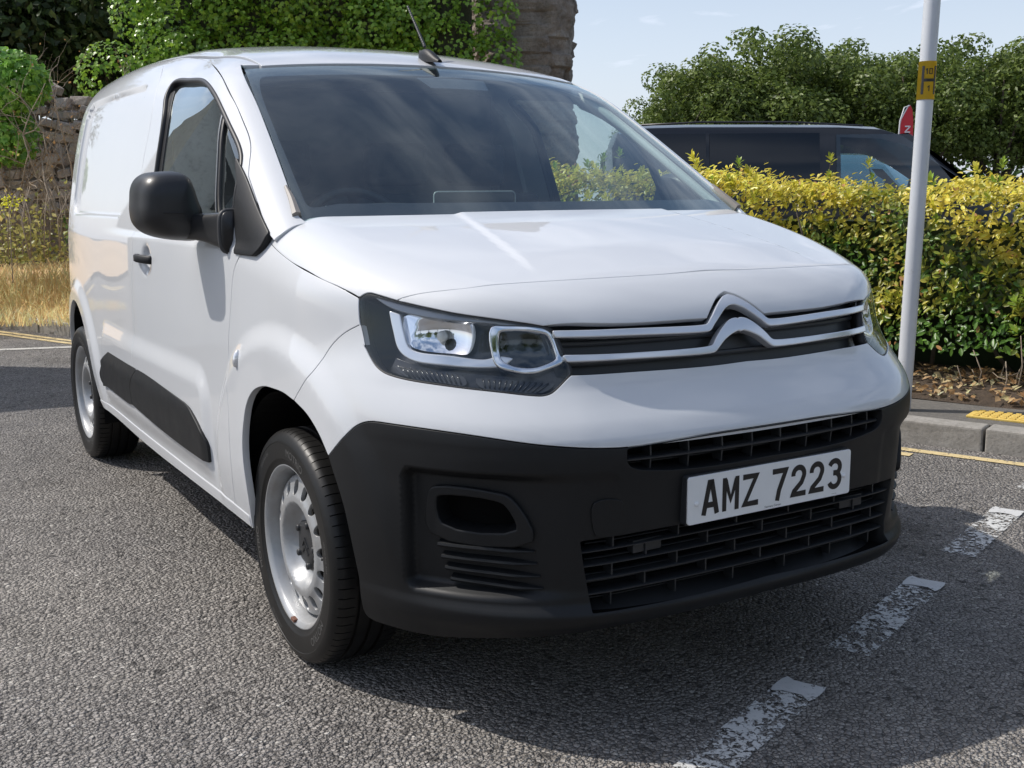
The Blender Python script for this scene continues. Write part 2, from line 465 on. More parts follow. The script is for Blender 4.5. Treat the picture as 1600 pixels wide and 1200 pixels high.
big=M.noise(pos,.55,5,.6);stain=M.ramp(M.noise(pos,1.1,3,.5,.3),[(.60,(1,1,1)),(.74,(.62,.61,.60))]);mid=M.noise(pos,3.2,5,.62)
col=M.mix(1.0,col,M.ramp(big,[(.3,(.86,.86,.88)),(.7,(1.12,1.10,1.06))]),'MULTIPLY')
col=M.mix(1.0,col,M.ramp(mid,[(.3,(.84,.84,.84)),(.72,(1.12,1.12,1.12))]),'MULTIPLY')
col=M.mix(1.0,col,stain,'MULTIPLY')
dust=M.ramp(M.noise(pos,1.7,7,.7,.5),[(.58,(0,0,0)),(.80,(.55,.55,.55))])
col=M.mix(dust,col,(.30,.28,.25))
hgt=M.math('ADD',M.math('MULTIPLY',M.math('SUBTRACT',.6,d1),1.0),M.math('MULTIPLY',sepc.outputs[1],.55))
hgt=M.math('ADD',hgt,M.math('MULTIPLY',M.math('SUBTRACT',.5,d2),.45))
M.bsdf(Base_Color=col,Roughness=.82,Specular_IOR_Level=.35,Normal=M.bump(hgt,1.0,.016));ASPH=M.m
def stonemat(name,ca,cb,scale,bs=.6,bd=.02,rough=.9):
    M=NT(name);pos=M.n('ShaderNodeNewGeometry').outputs['Position'];f=M.noise(pos,scale,7,.68);g=M.noise(pos,scale*4.5,6,.7)
    c=M.mix(M.ramp(f,[(.3,(0,0,0)),(.7,(1,1,1))]),ca,cb);c=M.mix(M.ramp(g,[(.5,(0,0,0)),(.75,(.6,.6,.6))]),c,tuple(x*.45 for x in ca))
    M.bsdf(Base_Color=c,Roughness=rough,Normal=M.bump(M.math('ADD',f,g),bs,bd));return M.m
KERBM=stonemat('kerb_concrete',(.24,.225,.20),(.36,.34,.31),14,.5,.006)
PAVE=stonemat('footway_tarmac',(.11,.105,.098),(.19,.175,.155),40,.7,.008)
SOIL=stonemat('soil',(.060,.043,.030),(.12,.085,.058),24,.9,.02)
DRYG=stonemat('dry_ground',(.52,.35,.19),(.66,.47,.27),9,.5,.02)
STONE=stonemat('rubble_stone',(.30,.255,.22),(.50,.44,.39),6,.8,.03)
FLINT=stonemat('old_masonry',(.22,.185,.15),(.42,.36,.30),5,1.0,.05)
REND=stonemat('pale_render',(.62,.60,.54),(.74,.72,.66),3,.3,.01)
BARK=stonemat('bark',(.075,.058,.043),(.15,.12,.09),18,.8,.02)
TWIG=stonemat('dry_twig',(.26,.20,.145),(.40,.33,.25),30,.3,.004)
def paintmat(name,c,wear):
    M=NT(name);pos=M.n('ShaderNodeNewGeometry').outputs['Position']
    f=M.noise(pos,60,5,.7,.6);g=M.noise(pos,9,4,.6)
    cc=M.mix(M.noise(pos,25,5,.6),tuple(x*.82 for x in c),c)
    b=M.bsdf(Base_Color=cc,Roughness=.7,Normal=M.bump(f,.4,.004))
    tr=M.n('ShaderNodeBsdfTransparent');mx=M.n('ShaderNodeMixShader')
    s=M.math('ADD',f,M.math('MULTIPLY',M.math('SUBTRACT',g,.5),.55))
    k=M.ramp(s,[(wear-.035,(1,1,1)),(wear+.025,(0,0,0))])
    M.l(k,mx.inputs[0]);M.l(b.outputs[0],mx.inputs[1]);M.l(tr.outputs[0],mx.inputs[2]);M.l(mx.outputs[0],M.out.inputs[0]);return M.m
WLINE=paintmat('worn_white_paint',(.62,.62,.60),.515);WCAP=paintmat('white_paint_patch',(.60,.60,.59),.37);YLINE=paintmat('yellow_line_paint',(.66,.52,.27),.40)
def leafmat(name,trans=.3,rough=.42,spec=.4):
    M=NT(name);at=M.n('ShaderNodeAttribute',attribute_name='Col')
    b=M.bsdf(Base_Color=at.outputs['Color'],Roughness=rough,Specular_IOR_Level=spec)
    t=M.n('ShaderNodeBsdfTranslucent',{'Color':at.outputs['Color']});mx=M.n('ShaderNodeMixShader',{0:trans});M.l(b.outputs[0],mx.inputs[1]);M.l(t.outputs[0],mx.inputs[2]);M.l(mx.outputs[0],M.out.inputs[0]);return M.m
LEAF=leafmat('leaf',.42);LEAFG=leafmat('leaf_glossy',.38,.34,.45);GRASSM=leafmat('grass_blade',.55,.7,.2)
# ---- leaf builders ----
def unit(v):return v/(np.linalg.norm(v,axis=-1,keepdims=True)+1e-9)
def frames(N,rg):
    N=unit(N);r=unit(rg.normal(size=N.shape));U=unit(np.cross(N,r));V=np.cross(N,U);return U,V,N
KITE=np.array([(0,-.5,0),(.30,-.06,.10),(0,.5,.02),(-.30,-.06,.10)]);KF=np.array([(0,1,2),(0,2,3)])
IVY=np.array([(0,-.45,0),(.34,-.30,.06),(.42,.05,.05),(.10,.12,0),(0,.52,-.03),(-.10,.12,0),(-.42,.05,.05),(-.34,-.30,.06)]);IF=np.array([(0,1,2),(0,2,3),(0,3,4),(0,4,5),(0,5,6),(0,6,7)])
def oval():
    V=[(0,-.5,0)];
    for y,w in((-.28,.17),(0.02,.235),(.28,.17)):V+=[(-w,y,.075),(0,y,.0),(w,y,.075)]
    V.append((0,.5,-.03));F=[(0,2,1),(0,3,2)]
    for a in(1,4):F+=[(a,a+1,a+4),(a,a+4,a+3),(a+1,a+2,a+5),(a+1,a+5,a+4)]
    F+=[(7,8,10),(8,9,10)];return np.array(V),np.array(F)
OV,OF=oval();OV_rim=np.array([.6,1,0,1,1,0,1,1,0,1,.9])
def leaves(name,P,N,size,colr,mat,shape='kite',rg=rng,updir=None,col2=None):
    S,F={'kite':(KITE,KF),'ivy':(IVY,IF),'oval':(OV,OF)}[shape]
    U,V,W=frames(N,rg)
    if updir is not None:
        d=unit(np.broadcast_to(updir,N.shape)+.35*rg.normal(size=N.shape));V=unit(d-W*(d*W).sum(1,keepdims=True));U=np.cross(V,W)
    n=len(P);k=len(S);sz=np.broadcast_to(size,(n,))
    X=P[:,None,:]+sz[:,None,None]*(S[None,:,0:1]*U[:,None,:]+S[None,:,1:2]*V[:,None,:]+S[None,:,2:3]*W[:,None,:])
    FF=(F[None]+(np.arange(n)*k)[:,None,None]).reshape(-1,3)
    me=fast_mesh(name,X.reshape(-1,3),FF,mat)
    colr=np.minimum(colr*1.9,.8);c=np.ones((n,k,4),np.float32);c[...,:3]=colr[:,None,:]
    if col2 is not None:
        w=OV_rim[None,:,None];c[...,:3]=colr[:,None,:]*(1-w)+np.minimum(col2*1.9,.84)[:,None,:]*w
    at=me.color_attributes.new('Col','FLOAT_COLOR','POINT');at.data.foreach_set('color',c.ravel())
    return me
def colors(n,a,b,rg=rng,j=.18):
    t=rg.random((n,1));c=np.array(a)*(1-t)+np.array(b)*t;return np.clip(c*(1+j*rg.normal(size=(n,1))),.005,1)
def blobs_points(centers,radii,n,rg=rng,shell=.55,flat=1.0):
    """points near the surfaces of many overlapping lobes, with outward normals"""
    C_=np.array(centers);R=np.array(radii);w=R**2;idx=rg.choice(len(C_),n,p=w/w.sum());d=unit(rg.normal(size=(n,3)))
    r=R[idx]*(shell+(1-shell)*rg.random(n)**.5);P=C_[idx]+d*r[:,None]*np.array([1,1,flat]);return P,unit(d+.55*rg.normal(size=(n,3)))
# ---- road ----
V=[(-70,-45,0),(95,-45,0),(95,120,0),(-70,120,0)]
structure(link('road',mesh('road',V,[(0,1,2,3)],ASPH)))
# ---- loose chippings ----
n=900;A=rng.uniform(-2.5,3.2,n);B=rng.uniform(-2.0,2.0,n);PP=np.stack([A,B,np.full(n,.002)],1);m=~((np.abs(A)<.8)&(B>-.8));PP=PP[m]
ch=leaves('loose_chippings',PP,np.tile((0,0,1.),(len(PP),1))+.25*rng.normal(size=(len(PP),3)),rng.uniform(.004,.012,len(PP)),colors(len(PP),(.16,.15,.14),(.42,.40,.36)),GRASSM,'kite')
o=link('loose_chippings',ch);o['kind']='stuff';o['label']='pale loose chippings scattered on the asphalt';o['category']='chippings'
# ---- kerb ----
kerb=link('kerb',mesh('kerb',*[ (lambda q:q)(x) for x in (lambda v,f:(v,f))(*box((0,0,0),(.001,.001,.001)))],KERBM)) if False else None
kerb=empty('kerb');kerb['kind']='structure'
a=-15.0;i=0
while a<7:
    L=.915
    V,F=box((a+.006,KB,-.05),(a+L-.006,KB+.135,.115+.006*random.uniform(-1,1)))
    V=[ST(x+random.uniform(-.003,.003),y+random.uniform(-.004,.004),z) for x,y,z in V]
    me=bevel_mesh(mesh('kerb_stone',V,F,KERBM),.014,3);link('kerb_stone',me,kerb);a+=L
# ---- footway, bed, verge ----
def strip(name,a0,a1,b0,b1,zf,na,nb,mat,rough=0.0,smooth=True):
    A=np.linspace(a0,a1,na);Bb=np.linspace(b0,b1,nb);V=[];F=[]
    for x in A:
        for y in Bb:
            X,Y,_=ST(x,y);V.append((X,Y,zf(x,y)+rough*random.uniform(-1,1)))
    for p in range(na-1):
        for q in range(nb-1):k=p*nb+q;F.append((k,k+1,k+nb+1,k+nb))
    return structure(link(name,mesh(name,V,F,mat,smooth)))
strip('footway',-4.5,8,KB+.13,3.42,lambda a,b:.106,30,4,PAVE,.002)
strip('planting_bed',-4.5,8,3.40,5.0,lambda a,b:.112+.05*min(1,(b-3.40)/.25),70,16,SOIL,.012)
def vz(a,b):
    t=max(0,b-KB-.13);return .105+.24*min(t,2.6)+.06*math.sin(a*1.7+b*2.1)*min(1,t)
strip('verge',-30,-4.4,KB+.13,9.0,vz,80,24,DRYG,.015)
strip('car_park',-30,30,5.0,60,lambda a,b:.02,2,2,ASPH)
# ---- double yellow lines and the edge line ----
def line(name,a0,a1,b0,b1,mat,z=.004):
    V=[ST(a0,b0,z),ST(a1,b0,z),ST(a1,b1,z),ST(a0,b1,z)];return structure(link(name,mesh(name,V,[(0,1,2,3)],mat)))
line('yellow_line',-15,-5.2,KB-.30,KB-.235,YLINE);line('yellow_line',-15,.95,KB-.20,KB-.135,YLINE)
line('yellow_line',-.6,.30,KB-.30,KB-.235,YLINE);line('yellow_line',.95,7,KB-.215,KB-.15,YLINE)
# white edge line on the far road
pA=np.array((-.749,7.101));pB=np.array((-.261,6.953));d_=(pB-pA)/np.linalg.norm(pB-pA);q_=np.array((-d_[1],d_[0]))
c0_=[pA-d_*8,pB+d_*1.2];V=[(*(c0_[0]-q_*.05),.004),(*(c0_[1]-q_*.05),.004),(*(c0_[1]+q_*.05),.004),(*(c0_[0]+q_*.05),.004)]
structure(link('white_edge_line',mesh('white_edge_line',V,[(0,1,2,3)],paintmat('far_white_line',(.55,.53,.48),.38))))
# ---- bay dashes in front of the van ----
def dash(p0,p1,w,cap):
    p0=np.array(p0);p1=np.array(p1);d=(p1-p0)/np.linalg.norm(p1-p0);q=np.array((-d[1],d[0]))*w/2
    V=[(*(p0-q),.004),(*(p1-q),.004),(*(p1+q),.004),(*(p0+q),.004)];structure(link('bay_dash',mesh('bay_dash',V,[(0,1,2,3)],WLINE)))
    e=p1;V=[];n=14
    pts=[(-.012,-1),(.05,-1),(.062,-.7),(.060,-.1),(.057,.5),(.05,1),(-.008,1),(-.014,.4),(-.010,-.4)]
    pts=catmull([(a,b) for a,b in pts],3,True)
    V=[(*(e+d*(a-.05)+q*b),.0065) for a,b in pts];structure(link('bay_dash_end',mesh('bay_dash_end',V,[tuple(range(len(V)))],WCAP)))
dash((-.36,-1.05),(.160,-.858),.115,1);dash((.42,-.772),(1.055,-.524),.115,1);dash((1.37,-.402),(1.99,-.165),.115,1);dash((2.33,-.03),(2.75,.13),.115,1)
# ---- hydrant cover, lamp post ----
YEL=stonemat('yellow_cover_paint',(.62,.43,.09),(.75,.55,.16),30,.5,.004)
cv=empty('hydrant_cover',ST(.72,3.12,.106),math.atan2(TY,TX),label='yellow painted hydrant cover set in the footway by the kerb',cat='cover')
V,F=box((-.32,-.085,0),(.40,.085,.012));link('frame',bevel_mesh(mesh('frame',V,F,YEL),.004,2),cv)
lidb=[]
for ix in range(16):
    for iy in range(4):
        x=-.29+ix*.043;y=-.068+iy*.042;lidb.append(box((x,y,.012),(x+.026,y+.026,.017)))
V,F=merge(lidb);link('lid_studs',mesh('lid_studs',V,F,YEL),cv,None,kind='stuff')
GALV=NT('galvanised_steel');_p=GALV.obj();_f=GALV.noise(_p,7,6,.65)
GALV.bsdf(Base_Color=GALV.mix(GALV.ramp(GALV.noise(_p,22,6,.72),[(.62,(0,)*3),(.75,(.5,)*3)]),GALV.mix(_f,(.52,.545,.58),(.64,.665,.70)),(.30,.25,.19)),Roughness=.5,Metallic=.05,Normal=GALV.bump(_f,.1,.004));GALV=GALV.m
pole=empty('sign_pole',(2.862,1.068,.10),0,label='grey steel pole carrying a yellow hydrant sign beside the hedge',cat='pole')
lean=Vector((.012,-.012,1)).normalized()
PR=.0395
pts=[Vector((0,0,-.1))+lean*t for t in np.linspace(0,4.6,24)]
V,F=tube(np.array([p[:] for p in pts]),PR,28);link('pole_tube',mesh('pole_tube',V,F,GALV,True),pole)
SY=simple('sign_yellow',(.80,.53,.035),.45);SK=simple('sign_black',(.012,.012,.012),.5)
toC=math.atan2(-2.7363-1.068,-1.8432-2.862)
def wrap(pl,r,z0):
    """flat (arc metres, height) -> cylinder surface"""
    out=[]
    for u,v in pl:
        a=toC+.18+u/PR;c=Vector((0,0,-.1))+lean*(z0+v);out.append((c.x+r*math.cos(a),c.y+r*math.sin(a),c.z))
    return out
def wrapgrid(u0,u1,v0,v1,r,z0,nu=16):
    V=wrap([(u0+(u1-u0)*i/nu,v) for v in(v0,v1) for i in range(nu+1)],r,z0);F=[(i,i+1,nu+2+i,nu+1+i) for i in range(nu)];return V,F
ZS=1.775
V,F=wrapgrid(-.066,.066,-.092,.092,PR+.0015,ZS,24);V2=wrap([(-.066+.132*i/24,v) for v in(-.092,.092) for i in range(25)],PR+.003,ZS);n_=len(V)
V=V+V2;F=[tuple(j+n_ for j in f) for f in F]+[(i,i+1,n_+i+1,n_+i) for i in range(24)]+[(25+i,25+i+1,n_+25+i+1,n_+25+i) for i in range(24)]
link('hydrant_sign',mesh('hydrant_sign',V,F,SY,True),pole)
sg=[wrapgrid(-.030,-.018,-.068,.068,PR+.0042,ZS,4),wrapgrid(-.018,.028,-.007,.007,PR+.0042,ZS,8),wrapgrid(.028,.040,-.068,.068,PR+.0042,ZS,4)]
V,F=merge(sg);link('sign_letter_h',mesh('sign_letter_h',V,F,SK),pole)
def strokes(pls,w,u0,v0,sc):
    out=[]
    for pl in pls:
        for (ax,ay),(bx,by) in zip(pl[:-1],pl[1:]):
            a_=np.array((ax,ay))*sc;b_=np.array((bx,by))*sc;d=b_-a_;L=np.linalg.norm(d);d/=L;q=np.array((-d[1],d[0]))*w/2;a_=a_-d*w*.4;b_=b_+d*w*.4
            c=[a_-q,b_-q,b_+q,a_+q];out.append((wrap([(u0+x,v0+y) for x,y in c],PR+.0045,ZS),[(0,1,2,3)]))
    return merge(out)
ONE=[[(0,.75),(.25,1),(.25,0)]];ZERO=[[(0,0),(.5,0),(.5,1),(0,1),(0,0)]]
for gl,u,v in((ONE,-.012,.030),(ZERO,.004,.030),(ONE,.0,-.052)):
    V,F=strokes(gl,.0042,u,v,.024);link('sign_number',mesh('sign_number',V,F,SK),pole)
for z in(.62,.78):
    pass
# ---- hedge ----
hedge=empty('hedge',ST(0,3.95,.1),0,label='clipped hedge of variegated yellow and green leaves behind the kerb',cat='hedge')
hedge.location=(0,0,0)
def hedge_pts(n,rg):
    a=rg.uniform(-5.4,6.0,n);b=np.zeros(n);z=np.zeros(n);N=np.zeros((n,3))
    f=rg.random(n);top=f<.36
    ht=np.clip(1.275-.045*a,1.05,1.46)+.028*np.sin(a*3.1)+.022*np.sin(a*7.7+1)+.02*np.sin(a*1.3)
    bul=.05*np.sin(a*2.3+.4)+.045*np.sin(a*5.1+2)
    zz=.34+rg.random(n)*(ht-.36);bul2=bul+.05*np.sin(zz*6+a*1.9)-.10*np.clip((zz-1.05)/.2,0,1)**2+.18*np.clip((.62-zz)/.3,0,1)**1.5*rg.random(n)
    dep=rg.random(n)**2.2*.22
    bf=3.80+bul2*-1+dep;bt=3.82+rg.random(n)*.95
    z=np.where(top,ht-.02+.03*rg.normal(size=n)-rg.random(n)**2*.10,zz);b=np.where(top,bt,bf)
    N=np.where(top[:,None],np.array([0,0,1.]),np.array([-NX,-NY,.35]));N=unit(N+.55*rg.normal(size=(n,3))+np.array([-.35,.3,.45]))
    return a,b,z,N,top,ht
nh=46000;a,b,z,N,top,ht=hedge_pts(nh,rng)
patch=.5+.5*np.sin(a*5.3+1.7*np.sin(z*6+a*1.3))*np.cos(z*5.2+a*2.7+.8)
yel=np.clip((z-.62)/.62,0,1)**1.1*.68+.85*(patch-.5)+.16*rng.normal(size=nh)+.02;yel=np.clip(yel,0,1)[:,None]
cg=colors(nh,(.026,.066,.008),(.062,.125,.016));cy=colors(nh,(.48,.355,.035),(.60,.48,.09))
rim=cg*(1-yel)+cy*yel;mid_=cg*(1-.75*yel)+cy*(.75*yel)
dry=rng.random(nh)<.02;rim[dry]=(.30,.17,.06);mid_[dry]=(.26,.13,.05)
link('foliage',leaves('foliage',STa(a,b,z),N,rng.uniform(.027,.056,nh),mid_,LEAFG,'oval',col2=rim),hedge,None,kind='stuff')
# sprigs: rosettes of leaves standing proud, each its own part
def sprig_mesh(kind,rg):
    n=11;ang=np.arange(n)*2.4;el=np.linspace(.25,1.15,n);d=np.stack([np.cos(ang)*np.cos(el),np.sin(ang)*np.cos(el),np.sin(el)],1);P=d*.030+np.array([0,0,1])*np.linspace(-.03,.02,n)[:,None]
    Nn=unit(np.stack([-np.cos(ang)*np.sin(el),-np.sin(ang)*np.sin(el),np.cos(el)],1))
    y=np.full((n,1),kind);cg=colors(n,(.06,.14,.02),(.11,.21,.03),rg);cy=colors(n,(.50,.40,.04),(.62,.52,.11),rg);S,F=OV,OF
    V=d-Nn*(d*Nn).sum(1,keepdims=True);V=unit(V);U=np.cross(V,Nn);k=len(S);sz=rg.uniform(.045,.062,n)
    X=P[:,None,:]+sz[:,None,None]*(S[None,:,0:1]*U[:,None,:]+S[None,:,1:2]*V[:,None,:]+S[None,:,2:3]*Nn[:,None,:])
    me=fast_mesh('leaf_sprig',X.reshape(-1,3),(F[None]+(np.arange(n)*k)[:,None,None]).reshape(-1,3),LEAFG)
    rim=cg*(1-y)+cy*y;mm=cg*(1-.55*y)+cy*.55*y;w=OV_rim[None,:,None];c=np.ones((n,k,4),np.float32);c[...,:3]=np.minimum(1.7*(mm[:,None]*(1-w)+rim[:,None]*w),.82)
    me.color_attributes.new('Col','FLOAT_COLOR','POINT').data.foreach_set('color',c.ravel());return me
SPR=[sprig_mesh(k,rng) for k in(.95,.9,.8,.55,.2,.85)]
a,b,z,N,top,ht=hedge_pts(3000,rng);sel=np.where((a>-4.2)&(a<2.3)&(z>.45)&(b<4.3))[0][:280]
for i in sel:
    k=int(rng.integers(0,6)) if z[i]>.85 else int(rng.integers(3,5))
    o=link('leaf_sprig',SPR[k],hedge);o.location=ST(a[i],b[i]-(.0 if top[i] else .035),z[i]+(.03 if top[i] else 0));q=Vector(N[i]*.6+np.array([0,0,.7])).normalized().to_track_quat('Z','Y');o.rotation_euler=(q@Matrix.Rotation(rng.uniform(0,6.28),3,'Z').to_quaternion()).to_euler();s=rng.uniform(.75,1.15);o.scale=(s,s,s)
# tall shoots above the top
for aa,hh in((-.15,.20),(-.75,.10),(-1.35,.06),(-2.2,.10),(-2.35,.07),(-.45,.08),(.25,.09),(1.1,.06),(-3.0,.08)):
    base=np.array(ST(aa,3.98+rng.uniform(-.08,.1),1.24-.045*aa));tip=base+np.array([rng.normal()*.015,rng.normal()*.015,hh+.05])
    V,F=tube(np.array([base,(base+tip)/2+rng.normal(size=3)*.004,tip]),np.array([.004,.003,.002]),5);st=link('shoot_stem',mesh('shoot_stem',V,F,BARK),hedge)
    for t in np.linspace(.35,1,max(2,int(hh/.05))):
        o=link('leaf_sprig',SPR[int(rng.integers(2,5))],hedge);p=base+(tip-base)*t;o.location=p;o.rotation_euler=(rng.normal()*.2,rng.normal()*.2,rng.uniform(0,6));s=.8 if t>.9 else .6;o.scale=(s,s,s)
# stems inside the hedge
stm=[]
for i in range(46):
    aa=rng.uniform(-5,5.5);bb=rng.uniform(3.95,4.5);p=np.array(ST(aa,bb,.1));pts=[p];d=np.array([0,0,1.])+.25*rng.normal(size=3)
    for k in range(5):pts.append(pts[-1]+d*.22);d=unit(d+.3*rng.normal(size=3)+np.array([0,0,.2]))
    stm.append(tube(np.array(pts),np.linspace(.016,.004,6),6))
V,F=merge(stm);link('branches',mesh('branches',V,F,BARK,True),hedge,None,kind='stuff')
V=[];F=[]
V,F=box((-5.4,4.16,.52),(6.0,4.55,1.05));V2,F2=box((-5.4,4.42,.12),(6.0,4.5,.6));V,F=merge([(V,F),(V2,F2)]);V=[ST(x,y,z) for x,y,z in V];link('inner_shade_boxes',mesh('inner_shade_boxes',V,F,simple('hedge_shade_dark',(.018,.032,.008),.9)),hedge)  # dark boxes put the hedge's inner shade into colour
# ---- dry stems and litter in the bed ----
for i in range(34):
    aa=rng.uniform(-1.6,1.9);bb=rng.uniform(3.50,3.95);h=rng.uniform(.08,.42)
    p=np.array(ST(aa,bb,.13));pts=[p,p+np.array([rng.normal()*.01,rng.normal()*.01,h*.5]),p+np.array([rng.normal()*.03,rng.normal()*.03,h])];pr=[tube(np.array(pts),np.array([.0042,.0036,.0026]),6)]
    if rng.random()<.35:
        d=rng.normal(size=3);d[2]=.1;pr.append(tube(np.array([pts[1],pts[1]+unit(d)*.06,pts[1]+unit(d)*.10+np.array([0,0,.02])]),np.array([.003,.0025,.0015]),5))
    V,F=merge(pr);o=tag(link('dry_stem',mesh('dry_stem',V,F,TWIG,True)),'short dry cut plant stem standing in the soil under the hedge','stem','dry stems under the hedge')
n=2600;A=rng.uniform(-3.5,3.2,n);B=3.42+rng.random(n)**1.3*.75;Z=.125+.05*np.clip((B-3.4)/.25,0,1)+rng.random(n)*.02
o=link('leaf_litter',leaves('leaf_litter',STa(A,B,Z),unit(np.array([0,0,1.])+.6*rng.normal(size=(n,3))),rng.uniform(.025,.065,n),colors(n,(.20,.11,.05),(.52,.38,.22)),GRASSM,'kite'));o['kind']='stuff';o['label']='dry brown leaf litter on the soil bed';o['category']='leaf litter'
# ---- dry grass on the verge ----
def blades(name,A,B,Z,H,W,colr,rg,leanf=.35,mat=None):
    n=len(A);P=STa(A,B,Z);d=rg.normal(size=(n,3))*leanf;d[:,2]=0;th=rg.uniform(0,np.pi*2,n);U=np.stack([np.cos(th),np.sin(th),0*th],1)*W[:,None]
    up=np.array([0,0,1.]);v0=P-U;v1=P+U;m0=P+(up*.55+d*.35)*H[:,None]-U*.8;m1=P+(up*.55+d*.35)*H[:,None]+U*.8;t=P+(up*.93+d)*H[:,None]
    V=np.stack([v0,v1,m0,m1,t],1).reshape(-1,3);k=np.arange(n)[:,None]*5;F=np.concatenate([k+np.array([[0,1,3]]),k+np.array([[0,3,2]]),k+np.array([[2,3,4]])])
    me=fast_mesh(name,V,F,mat or GRASSM);c=np.ones((n,5,4),np.float32);c[...,:3]=np.minimum(colr*1.4,.8)[:,None];me.color_attributes.new('Col','FLOAT_COLOR','POINT').data.foreach_set('color',c.ravel());return me
n=15000;A=-4.6-rng.random(n)**1.2*6.5;B=KB+.14+rng.random(n)*3.0;Z=np.array([vz(x,y) for x,y in zip(A,B)])
tall=np.clip((B-KB-.5)/1.6,0,1);H=rng.uniform(.04,.10,n)+tall*rng.uniform(0,.22,n)*(rng.random(n)<.4)
o=link('dry_grass',blades('dry_grass',A,B,Z,H,rng.uniform(.0025,.006,n),colors(n,(.60,.41,.20),(.72,.54,.30)),rng,.55));o['kind']='stuff';o['label']='dry golden grass covering the verge behind the kerb';o['category']='grass'

# ---- things further off, set out in a frame that looks up the street ----
CX,CY=-1.8432,-2.7363
def BG(r,f,z=0.0):return (CX+.8543*r+.5198*f,CY-.5198*r+.8543*f,z)
def BGa(P):P=np.asarray(P,float);return np.stack([CX+.8543*P[:,0]+.5198*P[:,1],CY-.5198*P[:,0]+.8543*P[:,1],P[:,2]],1)
def BGn(N):N=np.asarray(N,float);return np.stack([.8543*N[:,0]+.5198*N[:,1],-.5198*N[:,0]+.8543*N[:,1],N[:,2]],1)
BGROT=math.atan2(-.5198,.8543)
# rubble wall, stone by stone
wall=empty('rubble_wall',BG(-5.3,13.2,.75),BGROT,label='tumbled rubble stone wall behind the dry shrubs',cat='wall')
def rock(sx,sy,sz,rg):
    V,F=box((-sx/2,-sy/2,-sz/2),(sx/2,sy/2,sz/2));V=[tuple(np.array(v)*(1+.16*rg.normal(size=3))) for v in V];return bevel_mesh(mesh('stone',V,F,STONE),min(sx,sz)*.16,2)
RK=[rock(rng.uniform(.12,.24),.24,rng.uniform(.08,.15),rng) for _ in range(12)]
z=.35
while z<1.9:
    x=-1.05+rng.uniform(-.1,.1)
    while x<.95:
        w=rng.uniform(.15,.23);topz=1.78-.20*abs(math.sin(x*2.1))-max(0,(x-.4))*.4
        if z<topz:
            o=link('stone',RK[int(rng.integers(0,12))],wall);o.location=(x,rng.uniform(-.03,.05),z+rng.uniform(-.03,.03));o.rotation_euler=(rng.normal()*.12,rng.normal()*.22,rng.normal()*.1+(math.pi if rng.random()<.5 else 0))
        x+=w
    z+=.135
V,F=box((-1.3,-.05,-.4),(1.0,.5,1.25));link('mortar_core',mesh('mortar_core',V,F,stonemat('old_mortar',(.15,.125,.105),(.24,.205,.17),9,.9,.03)),wall)
# masonry tower
def ngrid(nu,nv,fn,closed=False):
    V=[fn(u/(nu if closed else nu-1),v/(nv-1)) for u in range(nu) for v in range(nv)];F=[]
    for u in range(nu if closed else nu-1):
        for v in range(nv-1):
            p=u*nv+v;q=((u+1)%nu)*nv+v;F.append((p,q,q+1,p+1))
    return V,F
from mathutils import noise as mnoise
def towf(u,v):
    a=2*math.pi*u;c,s=math.cos(a),math.sin(a);w=.76+.06*math.sin(v*9+1);x=w*np.sign(c)*abs(c)**.42;y=.8*np.sign(s)*abs(s)**.42;z=7.2*v
    p=Vector((x,y,z));d=mnoise.fractal(p*2.1,1.0,2.1,4)*.075+mnoise.fractal(p*6.5+Vector((5,0,0)),1.0,2.0,3)*.045
    st=mnoise.cell(Vector((x*3.2,y*3.2,z*5.5)))*.045
    k=1+(d+st)/max(.3,math.hypot(x,y))
    return (x*k,y*k,z)
V,F=ngrid(150,250,towf,True);tw=tag(link('masonry_tower',mesh('masonry_tower',V,F,FLINT)),'tall rough brown masonry pier with a ragged edge beside the ivy','ruin');tw.location=BG(.13,16.2,0);tw.rotation_euler=(0,0,BGROT+.12)
# ivy over the old wall
def ivy(name,lobes,n,label,cat,ca,cb,size,flat=1,shape='ivy',mat=None,bright=None,core=None):
    C_=np.array([l[:3] for l in lobes]);Rr=np.array([l[3] for l in lobes]);P,N=blobs_points(C_,Rr,n,rng,.72)
    N=unit(N+np.array([0,-.35,.45]));cl=colors(n,ca,cb)
    t=empty(name,(0,0,0),0,label,cat)
    link('foliage',leaves('foliage',BGa(P),BGn(N),rng.uniform(*size,n),cl,mat or LEAFG,shape,updir=np.array([0,0,-.8])),t,None,kind='stuff')
    return t
lob=[]
for r in np.arange(-5.05,-.20,.34):
    for zz in np.arange(.8,4.9,.36):
        top=4.9 if r>-4.3 else 2.75+(r+5.1)*2.4
        if r>-.75 and zz>3.3 and rng.random()<.6:continue
        if zz<top:lob.append((r+rng.normal()*.12,14.75+rng.normal()*.16,zz+rng.normal()*.12,rng.uniform(.26,.46)))
iv=ivy('ivy_mass',lob,64000,'dense bright green ivy mound filling the top of the picture behind the van roof','ivy',(.06,.13,.012),(.16,.25,.03),(.042,.088))
V=[];F=[]
core=[]
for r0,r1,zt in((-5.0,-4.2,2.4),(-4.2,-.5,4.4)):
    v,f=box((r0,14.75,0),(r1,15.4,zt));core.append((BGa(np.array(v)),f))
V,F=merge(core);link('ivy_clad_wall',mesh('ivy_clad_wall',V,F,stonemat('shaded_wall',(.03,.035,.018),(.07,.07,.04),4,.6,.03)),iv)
# leafy climber at the far left
lob=[(rng.uniform(-6.6,-5.0),rng.uniform(11.6,12.3),rng.uniform(1.85,2.85),rng.uniform(.18,.36)) for _ in range(22)]
lob=[l for l in lob if l[2]<2.95-(l[0]+6.6)*.30]
ivy('climber',lob,6000,'bright green climber hanging at the left edge above the weeds','climber',(.05,.13,.016),(.15,.26,.04),(.05,.10))
